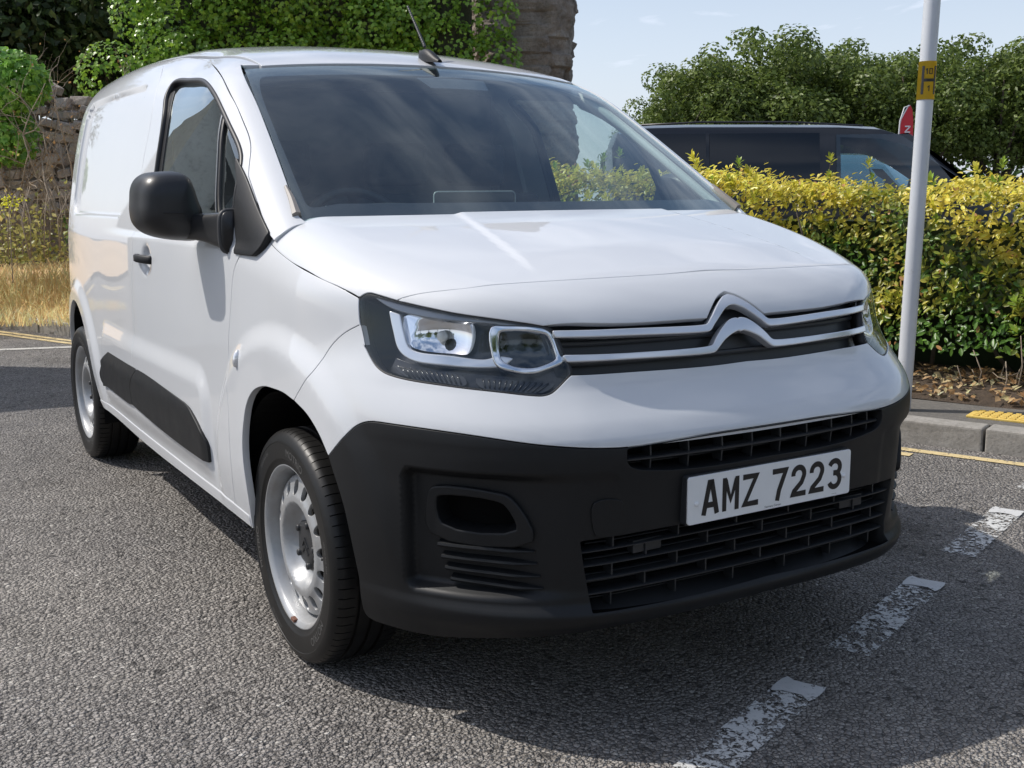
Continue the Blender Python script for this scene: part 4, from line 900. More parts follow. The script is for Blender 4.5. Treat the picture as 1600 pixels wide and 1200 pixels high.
CURVES='{"hoodfender":[[-0.84,0.165,1.135],[-0.85,0.119,1.114],[-0.856,-0.053,1.072],[-0.844,-0.205,1.042],[-0.826,-0.285,1.024],[-0.807,-0.352,1.002]],"head_top1":[[-0.807,-0.352,1.002],[-0.796,-0.363,1.014],[-0.789,-0.373,1.016],[-0.779,-0.395,1.012],[-0.764,-0.427,1.006],[-0.753,-0.449,1.001]],"head_top2":[[-0.753,-0.449,1.001],[-0.715,-0.511,0.99],[-0.68,-0.559,0.981],[-0.641,-0.599,0.973],[-0.583,-0.646,0.964],[-0.514,-0.687,0.951]],"head_in":[[-0.514,-0.687,0.951],[-0.498,-0.697,0.94],[-0.481,-0.717,0.893],[-0.473,-0.737,0.849],[-0.477,-0.739,0.843]],"head_bot":[[-0.477,-0.739,0.843],[-0.526,-0.74,0.809],[-0.546,-0.736,0.804],[-0.569,-0.723,0.805],[-0.625,-0.682,0.812],[-0.679,-0.633,0.818],[-0.712,-0.597,0.822],[-0.778,-0.505,0.832],[-0.8,-0.459,0.842],[-0.808,-0.428,0.858],[-0.813,-0.387,0.895],[-0.813,-0.366,0.943],[-0.808,-0.352,1.0]],"hoodfront":[[-0.752,-0.448,1.004],[-0.719,-0.479,1.017],[-0.662,-0.527,1.027],[-0.616,-0.556,1.033],[-0.455,-0.599,1.041],[-0.293,-0.625,1.044],[-0.134,-0.637,1.046],[0.0,-0.633,1.046]],"griltop":[[-0.514,-0.687,0.951],[-0.315,-0.732,0.948],[-0.114,-0.747,0.947],[-0.092,-0.748,0.947],[-0.064,-0.733,0.972],[-0.029,-0.714,0.994],[0.0,-0.704,1.003]],"grilbot":[[-0.475,-0.739,0.844],[-0.34,-0.768,0.843],[-0.108,-0.786,0.84],[0.0,-0.785,0.842]],"blackline":[[-0.886,-0.325,0.631],[-0.872,-0.391,0.688],[-0.854,-0.419,0.716],[-0.839,-0.456,0.731],[-0.811,-0.523,0.734],[-0.712,-0.676,0.727],[-0.581,-0.791,0.708],[-0.486,-0.836,0.698],[-0.438,-0.849,0.695],[-0.404,-0.855,0.694],[-0.184,-0.878,0.703],[0.0,-0.882,0.704]],"bumpfender":[[-0.813,-0.366,0.943],[-0.835,-0.318,0.918],[-0.851,-0.278,0.885],[-0.869,-0.249,0.844],[-0.883,-0.237,0.822],[-0.896,-0.204,0.789],[-0.9,-0.142,0.737]],"arch_f":[[-0.88,0.293,0.289],[-0.902,0.259,0.417],[-0.912,0.254,0.531],[-0.913,0.237,0.603],[-0.91,0.201,0.676],[-0.907,0.151,0.718],[-0.903,0.081,0.74],[-0.902,-0.003,0.746],[-0.901,-0.072,0.746],[-0.9,-0.142,0.737]],"arch_b1":[[-0.9,-0.142,0.737],[-0.896,-0.222,0.713],[-0.891,-0.283,0.674],[-0.886,-0.324,0.63]],"arch_b2":[[-0.886,-0.324,0.63],[-0.873,-0.379,0.513],[-0.849,-0.395,0.348],[-0.83,-0.385,0.244],[-0.818,-0.414,0.233]],"bottom":[[-0.818,-0.414,0.233],[-0.744,-0.57,0.235],[-0.661,-0.682,0.25],[-0.564,-0.764,0.261],[-0.416,-0.835,0.278],[-0.095,-0.876,0.289],[0.0,-0.876,0.292]],"doorfront":[[-0.888,0.267,1.079],[-0.892,0.318,1.029],[-0.896,0.353,0.918],[-0.898,0.385,0.786],[-0.915,0.359,0.652],[-0.914,0.364,0.557],[-0.909,0.376,0.459],[-0.888,0.42,0.33],[-0.882,0.429,0.296]],"doorrear":[[-0.66,1.831,1.742],[-0.713,1.688,1.678],[-0.784,1.566,1.526],[-0.828,1.56,1.354],[-0.866,1.543,1.176],[-0.892,1.534,1.019],[-0.896,1.554,0.922],[-0.898,1.556,0.809],[-0.898,1.558,0.746]],"doortop":[[-0.66,1.831,1.742],[-0.632,1.794,1.759],[-0.624,1.644,1.753],[-0.627,1.411,1.726],[-0.67,1.146,1.678],[-0.721,0.887,1.614],[-0.749,0.702,1.534],[-0.764,0.563,1.455],[-0.776,0.475,1.401],[-0.791,0.425,1.363],[-0.825,0.356,1.293]],"sailr":[[-0.825,0.356,1.293],[-0.842,0.227,1.209],[-0.855,0.128,1.141]],"win":[[-0.834,1.351,1.326],[-0.786,1.389,1.516],[-0.751,1.464,1.603],[-0.725,1.464,1.642],[-0.719,1.26,1.636],[-0.739,1.018,1.609],[-0.767,0.812,1.547],[-0.791,0.621,1.452],[-0.812,0.45,1.352]],"sill":[[-0.875,2.303,0.314],[-0.878,1.711,0.292],[-0.878,1.228,0.277],[-0.882,0.466,0.297],[-0.881,0.28,0.293]],"apil":[[-0.65,0.906,1.657],[-0.696,0.666,1.545],[-0.723,0.46,1.419],[-0.745,0.313,1.326],[-0.762,0.198,1.251],[-0.777,0.097,1.184]],"apilbase":[[-0.855,0.123,1.138],[-0.833,0.112,1.159],[-0.803,0.106,1.178],[-0.777,0.097,1.184]],"reararch":[[-0.872,3.144,0.562],[-0.875,3.119,0.661],[-0.876,3.03,0.739],[-0.884,2.892,0.762],[-0.895,2.701,0.76],[-0.902,2.53,0.716],[-0.902,2.414,0.64],[-0.899,2.333,0.507],[-0.889,2.312,0.395],[-0.875,2.303,0.314]],"recess":[[-0.736,1.76,1.65],[-0.729,1.959,1.661],[-0.735,2.292,1.663],[-0.732,2.632,1.663],[-0.721,2.846,1.656],[-0.734,2.904,1.623],[-0.765,2.922,1.539],[-0.794,2.924,1.425],[-0.815,2.925,1.326],[-0.835,2.977,1.206],[-0.833,2.884,1.177],[-0.87,1.809,1.15]],"trim":[[-0.906,1.966,0.627],[-0.903,2.139,0.56],[-0.886,2.284,0.484],[-0.883,2.264,0.438],[-0.898,2.094,0.448],[-0.907,1.651,0.445],[-0.907,1.21,0.432],[-0.906,0.882,0.423],[-0.898,0.615,0.423],[-0.902,0.621,0.487],[-0.913,0.755,0.564],[-0.913,0.826,0.577],[-0.913,1.148,0.591],[-0.913,1.524,0.608]],"trimgap":[[-0.913,1.484,0.606],[-0.912,1.55,0.56],[-0.911,1.591,0.517],[-0.908,1.58,0.451]],"indic":[[-0.911,0.266,0.793]],"handle":[[-0.893,1.49,1.011],[-0.893,1.224,1.015],[-0.889,1.392,1.041],[-0.893,1.39,0.979]],"frit":[[-0.639,0.761,1.607],[-0.661,0.679,1.56],[-0.696,0.454,1.421],[-0.71,0.343,1.352],[-0.727,0.206,1.265],[-0.73,0.132,1.217],[-0.704,0.095,1.2],[-0.67,0.068,1.191]],"sail":[[-0.814,0.439,1.345],[-0.828,0.347,1.284],[-0.854,0.13,1.143],[-0.881,0.166,1.083],[-0.888,0.293,1.083],[-0.865,0.36,1.178],[-0.844,0.38,1.266]],"divider":[[-0.795,0.663,1.46],[-0.826,0.611,1.363],[-0.86,0.561,1.206]],"fogout":[[-0.791,-0.566,0.634],[-0.768,-0.608,0.65],[-0.68,-0.716,0.646],[-0.593,-0.785,0.629]],"fogframe":[[-0.767,-0.604,0.585],[-0.76,-0.616,0.597],[-0.669,-0.723,0.594],[-0.642,-0.746,0.583],[-0.602,-0.77,0.492],[-0.765,-0.6,0.495]],"fogpocket":[[-0.76,-0.615,0.577],[-0.752,-0.627,0.586],[-0.669,-0.723,0.583],[-0.647,-0.741,0.57],[-0.627,-0.754,0.512],[-0.751,-0.623,0.513]],"louvL":[[-0.759,-0.609,0.475],[-0.751,-0.617,0.438],[-0.743,-0.625,0.404],[-0.729,-0.64,0.371]],"louvR":[[-0.596,-0.773,0.474],[-0.588,-0.776,0.436],[-0.579,-0.778,0.397],[-0.571,-0.781,0.36]],"fogbot":[[-0.777,-0.579,0.48],[-0.765,-0.593,0.414],[-0.744,-0.62,0.372],[-0.715,-0.656,0.351],[-0.654,-0.721,0.34],[-0.515,-0.819,0.328]],"slot":[[-0.408,-0.855,0.69],[-0.404,-0.857,0.661],[-0.39,-0.858,0.647],[-0.325,-0.866,0.635],[-0.187,-0.878,0.628],[-0.015,-0.884,0.628]],"towcover":[[-0.477,-0.833,0.572],[-0.413,-0.848,0.571],[-0.406,-0.848,0.547],[-0.402,-0.846,0.502],[-0.466,-0.833,0.497],[-0.473,-0.831,0.505]],"lowgrille":[[-0.503,-0.82,0.486],[-0.492,-0.82,0.422],[-0.48,-0.836,0.324],[-0.194,-0.875,0.328],[0.0,-0.876,0.332]],"lgtop":[[-0.503,-0.82,0.486],[-0.365,-0.852,0.494],[-0.195,-0.87,0.499],[-0.001,-0.876,0.5]],"bladeU_t":[[-0.497,-0.698,0.939],[-0.319,-0.738,0.936],[-0.111,-0.754,0.932],[-0.097,-0.754,0.934],[-0.08,-0.748,0.947],[-0.049,-0.732,0.973],[-0.017,-0.716,0.992],[0.0,-0.712,0.996]],"bladeU_b":[[-0.494,-0.702,0.927],[-0.322,-0.743,0.924],[-0.107,-0.76,0.919],[-0.093,-0.759,0.921],[-0.078,-0.755,0.933],[-0.058,-0.748,0.948],[-0.03,-0.737,0.967],[-0.007,-0.731,0.975],[0.0,-0.731,0.975]],"bladeL_t":[[-0.483,-0.719,0.886],[-0.332,-0.757,0.883],[-0.108,-0.773,0.883],[-0.094,-0.773,0.886],[-0.078,-0.767,0.902],[-0.056,-0.76,0.921],[-0.026,-0.753,0.939],[-0.006,-0.752,0.942],[0.0,-0.752,0.94]],"bladeL_b":[[-0.477,-0.726,0.874],[-0.335,-0.76,0.873],[-0.106,-0.778,0.87],[-0.092,-0.777,0.872],[-0.075,-0.774,0.884],[-0.055,-0.769,0.898],[-0.025,-0.765,0.911],[-0.006,-0.763,0.915],[0.0,-0.764,0.913]],"drl_o":[[-0.773,-0.431,0.977],[-0.773,-0.449,0.936],[-0.771,-0.473,0.895],[-0.756,-0.508,0.875],[-0.699,-0.582,0.866],[-0.634,-0.641,0.864],[-0.605,-0.66,0.868],[-0.587,-0.667,0.881]],"drl_i":[[-0.761,-0.455,0.971],[-0.761,-0.473,0.931],[-0.758,-0.492,0.899],[-0.745,-0.516,0.889],[-0.696,-0.577,0.884],[-0.637,-0.632,0.877],[-0.61,-0.65,0.884],[-0.587,-0.667,0.881]],"mod_o":[[-0.614,-0.63,0.948],[-0.588,-0.647,0.951],[-0.506,-0.693,0.944],[-0.499,-0.698,0.934],[-0.49,-0.716,0.887],[-0.483,-0.722,0.877],[-0.527,-0.71,0.859],[-0.554,-0.699,0.853],[-0.589,-0.676,0.857],[-0.614,-0.654,0.868],[-0.619,-0.641,0.891]],"mod_i":[[-0.6,-0.643,0.937],[-0.583,-0.653,0.942],[-0.515,-0.691,0.934],[-0.508,-0.697,0.926],[-0.5,-0.709,0.894],[-0.5,-0.714,0.88],[-0.532,-0.705,0.865],[-0.554,-0.695,0.861],[-0.585,-0.675,0.865],[-0.603,-0.657,0.877],[-0.607,-0.648,0.898]],"refl":[[-0.758,-0.462,0.967],[-0.696,-0.55,0.963],[-0.649,-0.598,0.957],[-0.65,-0.608,0.922],[-0.665,-0.604,0.892],[-0.695,-0.575,0.891],[-0.743,-0.515,0.896],[-0.755,-0.493,0.906]],"lowlamp":[[-0.785,-0.474,0.857],[-0.761,-0.516,0.851],[-0.683,-0.612,0.843],[-0.682,-0.625,0.825],[-0.718,-0.587,0.828],[-0.774,-0.508,0.837]],"lowlamp2":[[-0.66,-0.635,0.838],[-0.548,-0.717,0.828],[-0.515,-0.732,0.827],[-0.548,-0.729,0.81],[-0.602,-0.696,0.814],[-0.658,-0.648,0.821]]}'

# ============================ the white van ============================
K={k:np.array(v) for k,v in json.loads(CURVES).items()}
def cm(n,k=6):return catmull(K[n],k)
PAINT=NT('white_paint');_o=PAINT.obj()
_d=PAINT.noise(_o,3.0,5,.6);_c=PAINT.mix(_d,(.60,.615,.635),(.635,.65,.668))
PAINT.bsdf(Base_Color=_c,Roughness=.5,Coat_Weight=1.0,Coat_Roughness=PAINT.ramp(PAINT.noise(_o,14,6,.65),[(.35,(.012,)*3),(.75,(.04,)*3)]),Coat_IOR=1.5,Specular_IOR_Level=.2)
PAINT=PAINT.m
BLK=NT('black_textured_plastic');_o=BLK.obj()
BLK.bsdf(Base_Color=BLK.mix(BLK.noise(_o,5,5,.6),(.0055,.006,.007),(.009,.0098,.011)),Roughness=BLK.ramp(BLK.noise(_o,9,5,.6),[(.3,(.42,)*3),(.7,(.56,)*3)]),Specular_IOR_Level=.35,Normal=BLK.bump(BLK.noise(_o,900,2),.25,.0006))
BLK=BLK.m
GRN=simple('grille_plastic',(.024,.0255,.028),.40)
VOID=simple('void_black',(.004,.004,.004),.9,spec=.1)
RUB=NT('tyre_rubber');_o=RUB.obj()
RUB.bsdf(Base_Color=RUB.mix(RUB.noise(_o,16,6,.65),(.005,.005,.005),(.014,.0135,.013)),Roughness=.42,Specular_IOR_Level=.35,Normal=RUB.bump(RUB.noise(_o,300,3),.15,.0008))
RUB=RUB.m
SEAL=simple('rubber_seal',(.010,.010,.011),.45)
SATIN=simple('satin_chrome',(.72,.73,.75),.20,.55,.6)
CHR=simple('chrome_trim',(.80,.81,.83),.07,1)
SIL=NT('wheel_silver');_o=SIL.obj()
_f=SIL.noise(_o,7,6,.7);_g=SIL.noise(_o,30,5,.7)
_c=SIL.mix(SIL.ramp(_f,[(.45,(0,0,0)),(.75,(1,1,1))]),(.38,.39,.40),(.29,.28,.265))
_c=SIL.mix(SIL.ramp(_g,[(.66,(0,0,0)),(.78,(.6,.6,.6))]),_c,(.28,.20,.14))
SIL.bsdf(Base_Color=_c,Roughness=.36,Metallic=.35,Normal=SIL.bump(_g,.06,.002));SIL=SIL.m
def glassmat(name,tint,boost=1.0,rough=0.0,dirt=.02,ior=1.5):
    M=NT(name);tr=M.n('ShaderNodeBsdfTransparent',{'Color':(*tint,1)});gl=M.n('ShaderNodeBsdfGlossy',{'Color':(.93,1,1,1),'Roughness':rough})
    geo=M.n('ShaderNodeNewGeometry');iv_=M.n('ShaderNodeMix',{0:geo.outputs['Backfacing']},data_type='FLOAT');iv_.inputs[2].default_value=ior;iv_.inputs[3].default_value=1/ior;fr=M.n('ShaderNodeFresnel',{'IOR':iv_.outputs[0]});f=M.math('MINIMUM',M.math('MULTIPLY',fr.outputs[0],boost),1.0)
    mx=M.n('ShaderNodeMixShader');M.l(f,mx.inputs[0]);M.l(tr.outputs[0],mx.inputs[1]);M.l(gl.outputs[0],mx.inputs[2])
    df=M.n('ShaderNodeBsdfDiffuse',{'Color':(.6,.6,.58,1)});m2=M.n('ShaderNodeMixShader')
    dn=M.ramp(M.noise(M.obj(),4,6,.7),[(.4,(0,)*3),(.8,(dirt,)*3)])
    M.l(dn,m2.inputs[0]);M.l(mx.outputs[0],m2.inputs[1]);M.l(df.outputs[0],m2.inputs[2]);M.l(m2.outputs[0],M.out.inputs[0]);return M.m
WGL=glassmat('windscreen_glass',(.80,.91,.89),1.55,dirt=.04)
SGL=glassmat('side_glass',(.74,.82,.80),2.0,dirt=.02)
LENS=glassmat('clear_lens',(.97,.975,.98),1.15,dirt=.0)
FRIT=simple('glass_border_black',(.030,.028,.036),.25,0,.25)
DARK=simple('interior_charcoal',(.030,.031,.033),.6,bump=(.2,120))
GREYTRIM=simple('interior_light_grey',(.34,.35,.34),.7)
SEATM=simple('seat_fabric',(.035,.037,.042),.85,bump=(.3,200),var=.3)

van=empty('panel_van',(0,0,0),label='white panel van with black front bumper and chevron grille parked on the asphalt',cat='van')
RING=Ring();CYL=Cyl();UPD=Plane((0,0,1),(0,0,.5));SIDED=Plane((-1,0,0),(0,0,0));FEND=Plane((-.86,-.42,.28),(0,.2,.7));NOSE=Plane((0,-.72,.70),(0,.2,.45));LAMP=Plane((-.60,-.78,.16),(0,.1,.75))
def put(name,me,parent=van,mir=False,mat=None,label=None):
    o=link(name,me,parent,mat)
    if label:o['label']=label
    if mir:
        o2=link(name,mirror_mesh(me),parent if parent is van else MIRP.get(parent,parent),None);MIRP[o]=o2
    return o
MIRP={}
# ---- hood ----
hrear=np.array([(-X,-.055+.26*X*X,1.19) for X in np.linspace(.775,0,16)])
hf=cm('hoodfender')
half=join_curves([hrear[::-1],catmull([(-.775,.100,1.18),(-.806,.108,1.17),(-.838,.110,1.155),K['hoodfender'][0]],5),hf,cm('head_top1'),cm('hoodfront')],.006)
def fullpoly(h):
    """left half, running from the centre line to the centre line -> closed"""
    m=h[::-1].copy();m[:,0]*=-1
    return np.vstack([h,m[1:-1] if abs(m[0][0])<1e-4 else m])
hood_ob=put('bonnet',panel_mesh('bonnet',[fullpoly(half)],UPD,Lf,PAINT,h=.012,bh=.007,gap=.002))
# ---- strip under the bonnet edge ----
half=join_curves([cm('hoodfront')[::-1],cm('head_top2'),catmull(K['griltop'][:4],6),catmull(K['griltop'][3:],6)],.005)
put('bonnet_front_panel',panel_mesh('bonnet_front_panel',[fullpoly(half)],NOSE,Lf,PAINT,h=.016,bh=.006,gap=.0018,flange=.02))
# ---- fenders ----
af=cm('arch_f');
corner=catmull([K['hoodfender'][0],(-.87,.142,1.108),(-.882,.20,1.083),K['doorfront'][0]],5)
loop=join_curves([hf,cm('head_bot')[::-1][:0] if False else catmull(K['head_bot'][::-1][:3],6),cm('bumpfender'),af[::-1],[af[0],(-.88,.40,.292)] and np.array([af[0],(-.88,.42,.292)]),catmull(K['doorfront'][::-1],6),corner[::-1]],.006)
put('front_wing',panel_mesh('front_wing',[loop],FEND,Lf,PAINT,h=.013,bh=.007,gap=.002,flange=.02),mir=True)
# ---- painted bumper ----
ab1=cm('arch_b1');
half=join_curves([cm('grilbot')[::-1],catmull([K['grilbot'][0],K['head_bot'][0]],2),catmull(K['head_bot'][:-2],6),cm('bumpfender'),ab1,cm('blackline')],.006)
put('front_bumper',panel_mesh('front_bumper',[fullpoly(half)],RING,Lf,PAINT,h=.02,bh=.007,flange=.02))
# ---- black lower bumper with openings ----
def Lb(p):
    X=np.abs(p[...,0]);y=p[...,1];z=p[...,2]
    s=np.arctan2(RING.y0-y,X)
    a=np.maximum(np.abs(s-.945)-.205,0);b=np.maximum(np.abs(z-.497)-.118,0);d=np.hypot(a,b)
    dep=.034*sstep(.030,.004,d)*(1-.9*sstep(.88,1.10,s))
    return Lf(p)+dep
ab2=cm('arch_b2')
half=join_curves([cm('blackline')[::-1],ab2,cm('bottom')],.006)
outer=fullpoly(half)
lg=K['lowgrille'];lt=K['lgtop'].copy();lt[-1]=(0,lt[-1][1],.505)
lgh=join_curves([lt[::-1],catmull(lg[:3],5),catmull(lg[2:],6)],.006);lgpoly=fullpoly(lgh)
st=K['blackline'][-3:].copy();st[:,2]-=.005
sl=K['slot'].copy();sl[0]=st[0];sl[-1]=(0,sl[-1][1],.630)
slh=join_curves([catmull(st,5)[::-1],catmull(sl,6)],.005);slpoly=fullpoly(slh)
fi_=catmull(K['fogpocket'],4,True);fi_=fi_.mean(0)+(fi_-fi_.mean(0))*1.04;fim=fi_*np.array([-1,1,1])
put('lower_bumper',panel_mesh('lower_bumper',[outer,lgpoly,slpoly,fi_,fim],RING,Lb,BLK,h=.0085,bh=.006,flange=.11,hole_flange=.05),label='unpainted black lower bumper')
# backing behind both openings, and grille bars
def Fbox(p):return Lf(p)
bk=[(-.62,-.6,.25),(-.62,-.6,.74)]
ss=np.linspace(.72,np.pi-.72,40);zz=np.linspace(.26,.735,10)
uv=np.array([(a,b) for b in zz for a in ss]);o_,d_=RING.ray(uv);P=solve(o_,d_,Lf,-.075)
F=[(j*40+i,j*40+i+1,(j+1)*40+i+1,(j+1)*40+i) for j in range(9) for i in range(39)]
put('grille_backing',mesh('grille_backing',P,F,VOID,True))
uv=np.array([(a,.312) for a in ss]);o_,d_=RING.ray(uv);Pa=solve(o_,d_,Lf,-.006);Pb=solve(o_,d_,Lf,-.10);Pb[:,2]-=.004
put('grille_floor',mesh('grille_floor',np.vstack([Pa,Pb]),[(i,i+1,41+i,40+i) for i in range(39)],VOID))
def bar_on(z0f,x0,x1,off,hh,dd,n=40,F=Lf,name='grille_bar',mat=GRN,parent=None):
    xs=np.linspace(x0,x1,n);zs=np.array([z0f(x) for x in xs]);P=on(np.stack([xs,-.8+0*xs,zs],1),F,FRONT,off);N=grad(P,F)
    N[:,2]*=.2;N/=np.linalg.norm(N,axis=1)[:,None]
    V,Fa=sweep(P,N,[(-hh,-dd),(hh,-dd),(hh*.8,0),(hh*.3,dd*.12),(-hh*.3,dd*.12),(-hh*.8,0)])
    return put(name,mesh(name,V,Fa,mat,False),parent or van)
class FrontD:
    def to2(s,P):P=np.asarray(P,float);return P[:,[0,2]]
    def ray(s,uv):
        n=len(uv);return np.stack([uv[:,0],np.full(n,.2),uv[:,1]],1),np.broadcast_to(np.array([0,-1.,0]),(n,3))
FRONT=FrontD()
# lower grille: four long bars, staggered uprights
lgr=empty('lower_grille');lgr.parent=van
def lgx(z):return np.interp(z,[.32,.425,.495],[.482,.498,.510])
zt=lambda x:.505-.055*x*x;zb=lambda x:.333-.04*x*x
rows=[.80,.60,.40,.20]
for r in rows:
    zf=lambda x,r=r:zb(x)+(zt(x)-zb(x))*r
    xm=lgx(zf(.49));bar_on(zf,-xm,xm,-.012,.0033,.030,parent=lgr)
lv=[1.0]+rows+[0.0]
for i in range(5):
    xs=np.arange(-.42,.43,.168)+(.084 if i%2 else 0)
    for x in xs:
        if abs(x)>.475:continue
        za=zb(x)+(zt(x)-zb(x))*lv[i];zc=zb(x)+(zt(x)-zb(x))*lv[i+1]
        P=on(np.array([(x,-.8,za),(x,-.8,(za+zc)/2),(x,-.8,zc)]),Lf,FRONT,-.016);P[:,1]=P[0][1];N=np.tile((0,-1.,0),(3,1))
        V,Fa=sweep(P,N,[(-.002,-.03),(.002,-.03),(.002,0),(-.002,0)]);put('grille_upright',mesh('grille_upright',V,Fa,GRN),lgr)
for sx in(-1,1):
    x0,x1=sorted((sx*.29,sx*.37));yb=float(on(np.array([(sx*.33,-.8,.45)]),Lf,FRONT,-.020)[0][1]);V,Fa=box((x0,yb,.441),(x1,yb+.02,.470));put('grille_blank',mesh('grille_blank',V,Fa,GRN),lgr)
# thin fins deeper inside
for k in range(8):
    r=.09+k*.11;zf=lambda x,r=r:zb(x)+(zt(x)-zb(x))*r
    bar_on(zf,-.47,.47,-.038,.0022,.012,name='grille_fin',parent=lgr,mat=GRN,n=24)
# upper slot
usl=empty('upper_grille');usl.parent=van
bar_on(lambda x:.662-.02*x*x+.02*abs(x)**2,-.40,.40,-.014,.0045,.030,parent=usl)
for x in (-.335,-.235,-.14,-.05,.04,.13,.22,.30,.365):
    P=on(np.array([(x,-.8,.700),(x,-.8,.664),(x,-.8,.630)]),Lf,FRONT,-.018);V,Fa=sweep(P,np.tile((0,-1.,0),(3,1)),[(-.002,-.03),(.002,-.03),(.002,0),(-.002,0)]);put('grille_upright',mesh('grille_upright',V,Fa,GRN),usl)
for zc in(.645,.682):bar_on(lambda x,zc=zc:zc,-.385,.385,-.050,.003,.014,name='grille_fin',parent=usl,n=24)
# chamfer under the painted lip
P=on(np.array([(x,-.8,.698-.0) for x in np.linspace(-.40,.40,40)]),Lf,FRONT,-.004)
V,Fa=sweep(P,np.tile((0,-1.,0.),(40,1)),[(-.004,-.03),(.006,-.03),(.005,0),(-.003,0)]);put('bumper_lip',mesh('bumper_lip',V,Fa,PAINT))
# fog pocket, louvres
def ring_poly(n):return K[n]
fo=catmull(K['fogframe'],4,True);fi=catmull(K['fogpocket'],4,True)
put('fog_lamp_surround',panel_mesh('fog_lamp_surround',[fo,fi],LAMP,Lb,BLK,off=.013,h=.010,bh=.005,gap=0,roll=.005,flange=.03,hole_flange=.07),mir=True)
put('fog_lamp_blank',panel_mesh('fog_lamp_blank',[fi],LAMP,Lb,VOID,off=-.055,h=.015,bh=.008,gap=0,flange=0),mir=True)
for k in range(4):
    t=(k+.35)/4.0
    a=np.array([np.interp(t,np.linspace(0,1,4),K['louvL'][:,q]) for q in range(3)]);b=np.array([np.interp(t,np.linspace(0,1,4),K['louvR'][:,q]) for q in range(3)])
    P=on(np.array([a+(b-a)*q for q in np.linspace(.02,1,14)]),Lb,RING,.002);N=grad(P,Lf)
    w=np.interp(np.linspace(0,1,14),[0,.75,1],[1,1,.25]);V=[];Fa=[]
    V,Fa=sweep(P,N,[(-.011,-.012),(.009,-.012),(.007,.012),(.002,.015),(-.003,.013)])
    V=np.array(V).reshape(14,5,3);V=(P[:,None,:]+(V-P[:,None,:])*w[:,None,None]).reshape(-1,3)
    put('bumper_louvre',mesh('bumper_louvre',V,Fa,BLK),mir=True)
put('towing_eye_cover',panel_mesh('towing_eye_cover',[catmull(K['towcover'],4,True)],LAMP,Lf,BLK,off=.0015,h=.02,bh=.005,gap=0,roll=.0015,flange=.006))
# ---- main grille ----
gh=join_curves([catmull(K['griltop'][:4],6)[::-1] if False else np.array([(0,-.70,1.003),(-.03,-.71,.99),(-.095,-.745,.95)]),catmull(K['griltop'][:4],6)[::-1],cm('head_in'),cm('grilbot')],.008)
put('main_grille',panel_mesh('main_grille',[fullpoly(gh)],FRONT,Lf,GRN,off=-.042,h=.02,bh=.01,gap=-.012,flange=0))
for nm in('bladeU','bladeL'):
    t=K[nm+'_t'];b=K[nm+'_b']
    h_=join_curves([catmull(t[:3],6)[::-1][:0] if False else catmull(t,6)[::-1],np.array([t[0],b[0]]),catmull(b,6)],.004)
    put('chevron_blade',panel_mesh('chevron_blade',[fullpoly(h_)],FRONT,Lf,SATIN,off=.003,h=.010,bh=.004,gap=.0008,roll=.003,flange=.022))
for zc,o_ in((.905,-.030),(.96,-.034),(.862,-.026)):
    bar_on(lambda x,zc=zc:zc-(.0 if zc>.95 else 0),-.475,.475,o_,.006,.01,parent=van,name='grille_bar')
# ---- headlights ----
hl=empty('headlight');hl.parent=van;hr=empty('headlight');hr.parent=van;MIRP[hl]=hr
hc=join_curves([cm('head_top1'),cm('head_top2'),cm('head_in'),cm('head_bot')],.006)
put('lens',panel_mesh('lens',[hc],LAMP,Lf,LENS,off=-.001,h=.014,bh=.006,gap=.004,roll=.003,flange=.006),hl,True)
# black rim of the lens
Pr=on(resample(hc,.008,True),Lf,LAMP,-.004);Nr=grad(Pr,Lf)
V,Fa=sweep(Pr,Nr,[(-.004,-.03),(.004,-.03),(.003,.0012),(-.003,.0012)],True);put('lens_rim',mesh('lens_rim',V,Fa,SEAL,True),hl,True)
HOUS=simple('lamp_housing_black',(.045,.047,.052),.2,.35)
put('housing',panel_mesh('housing',[hc],LAMP,Lf,HOUS,off=-.060,h=.02,bh=.01,gap=.001,flange=0),hl,True)
REFL=simple('lamp_reflector',(.88,.89,.91),.06,1)
GUIDE=simple('light_guide',(.70,.72,.75),.14,.6,1)
BEZ=simple('lamp_bezel_grey',(.26,.27,.285),.22,.5)
# grey bezel along the top
tb=join_curves([cm('head_top1')[8:],cm('head_top2'),catmull([K['head_top2'][-1],(-.52,-.69,.935),(-.60,-.64,.955),(-.70,-.555,.965),(-.775,-.45,.985),cm('head_top1')[8]],6)],.008)
put('bezel',panel_mesh('bezel',[tb],LAMP,Lf,BEZ,off=-.016,h=.012,bh=.006,gap=.003,roll=.003,flange=.03),hl,True)
drl=join_curves([catmull(K['drl_o'],6),catmull(K['drl_i'],6)[::-1]],.005)
put('daylight_strip',panel_mesh('daylight_strip',[drl],LAMP,Lf,GUIDE,off=-.018,h=.010,bh=.004,gap=.001,roll=.004,flange=.03),hl,True)
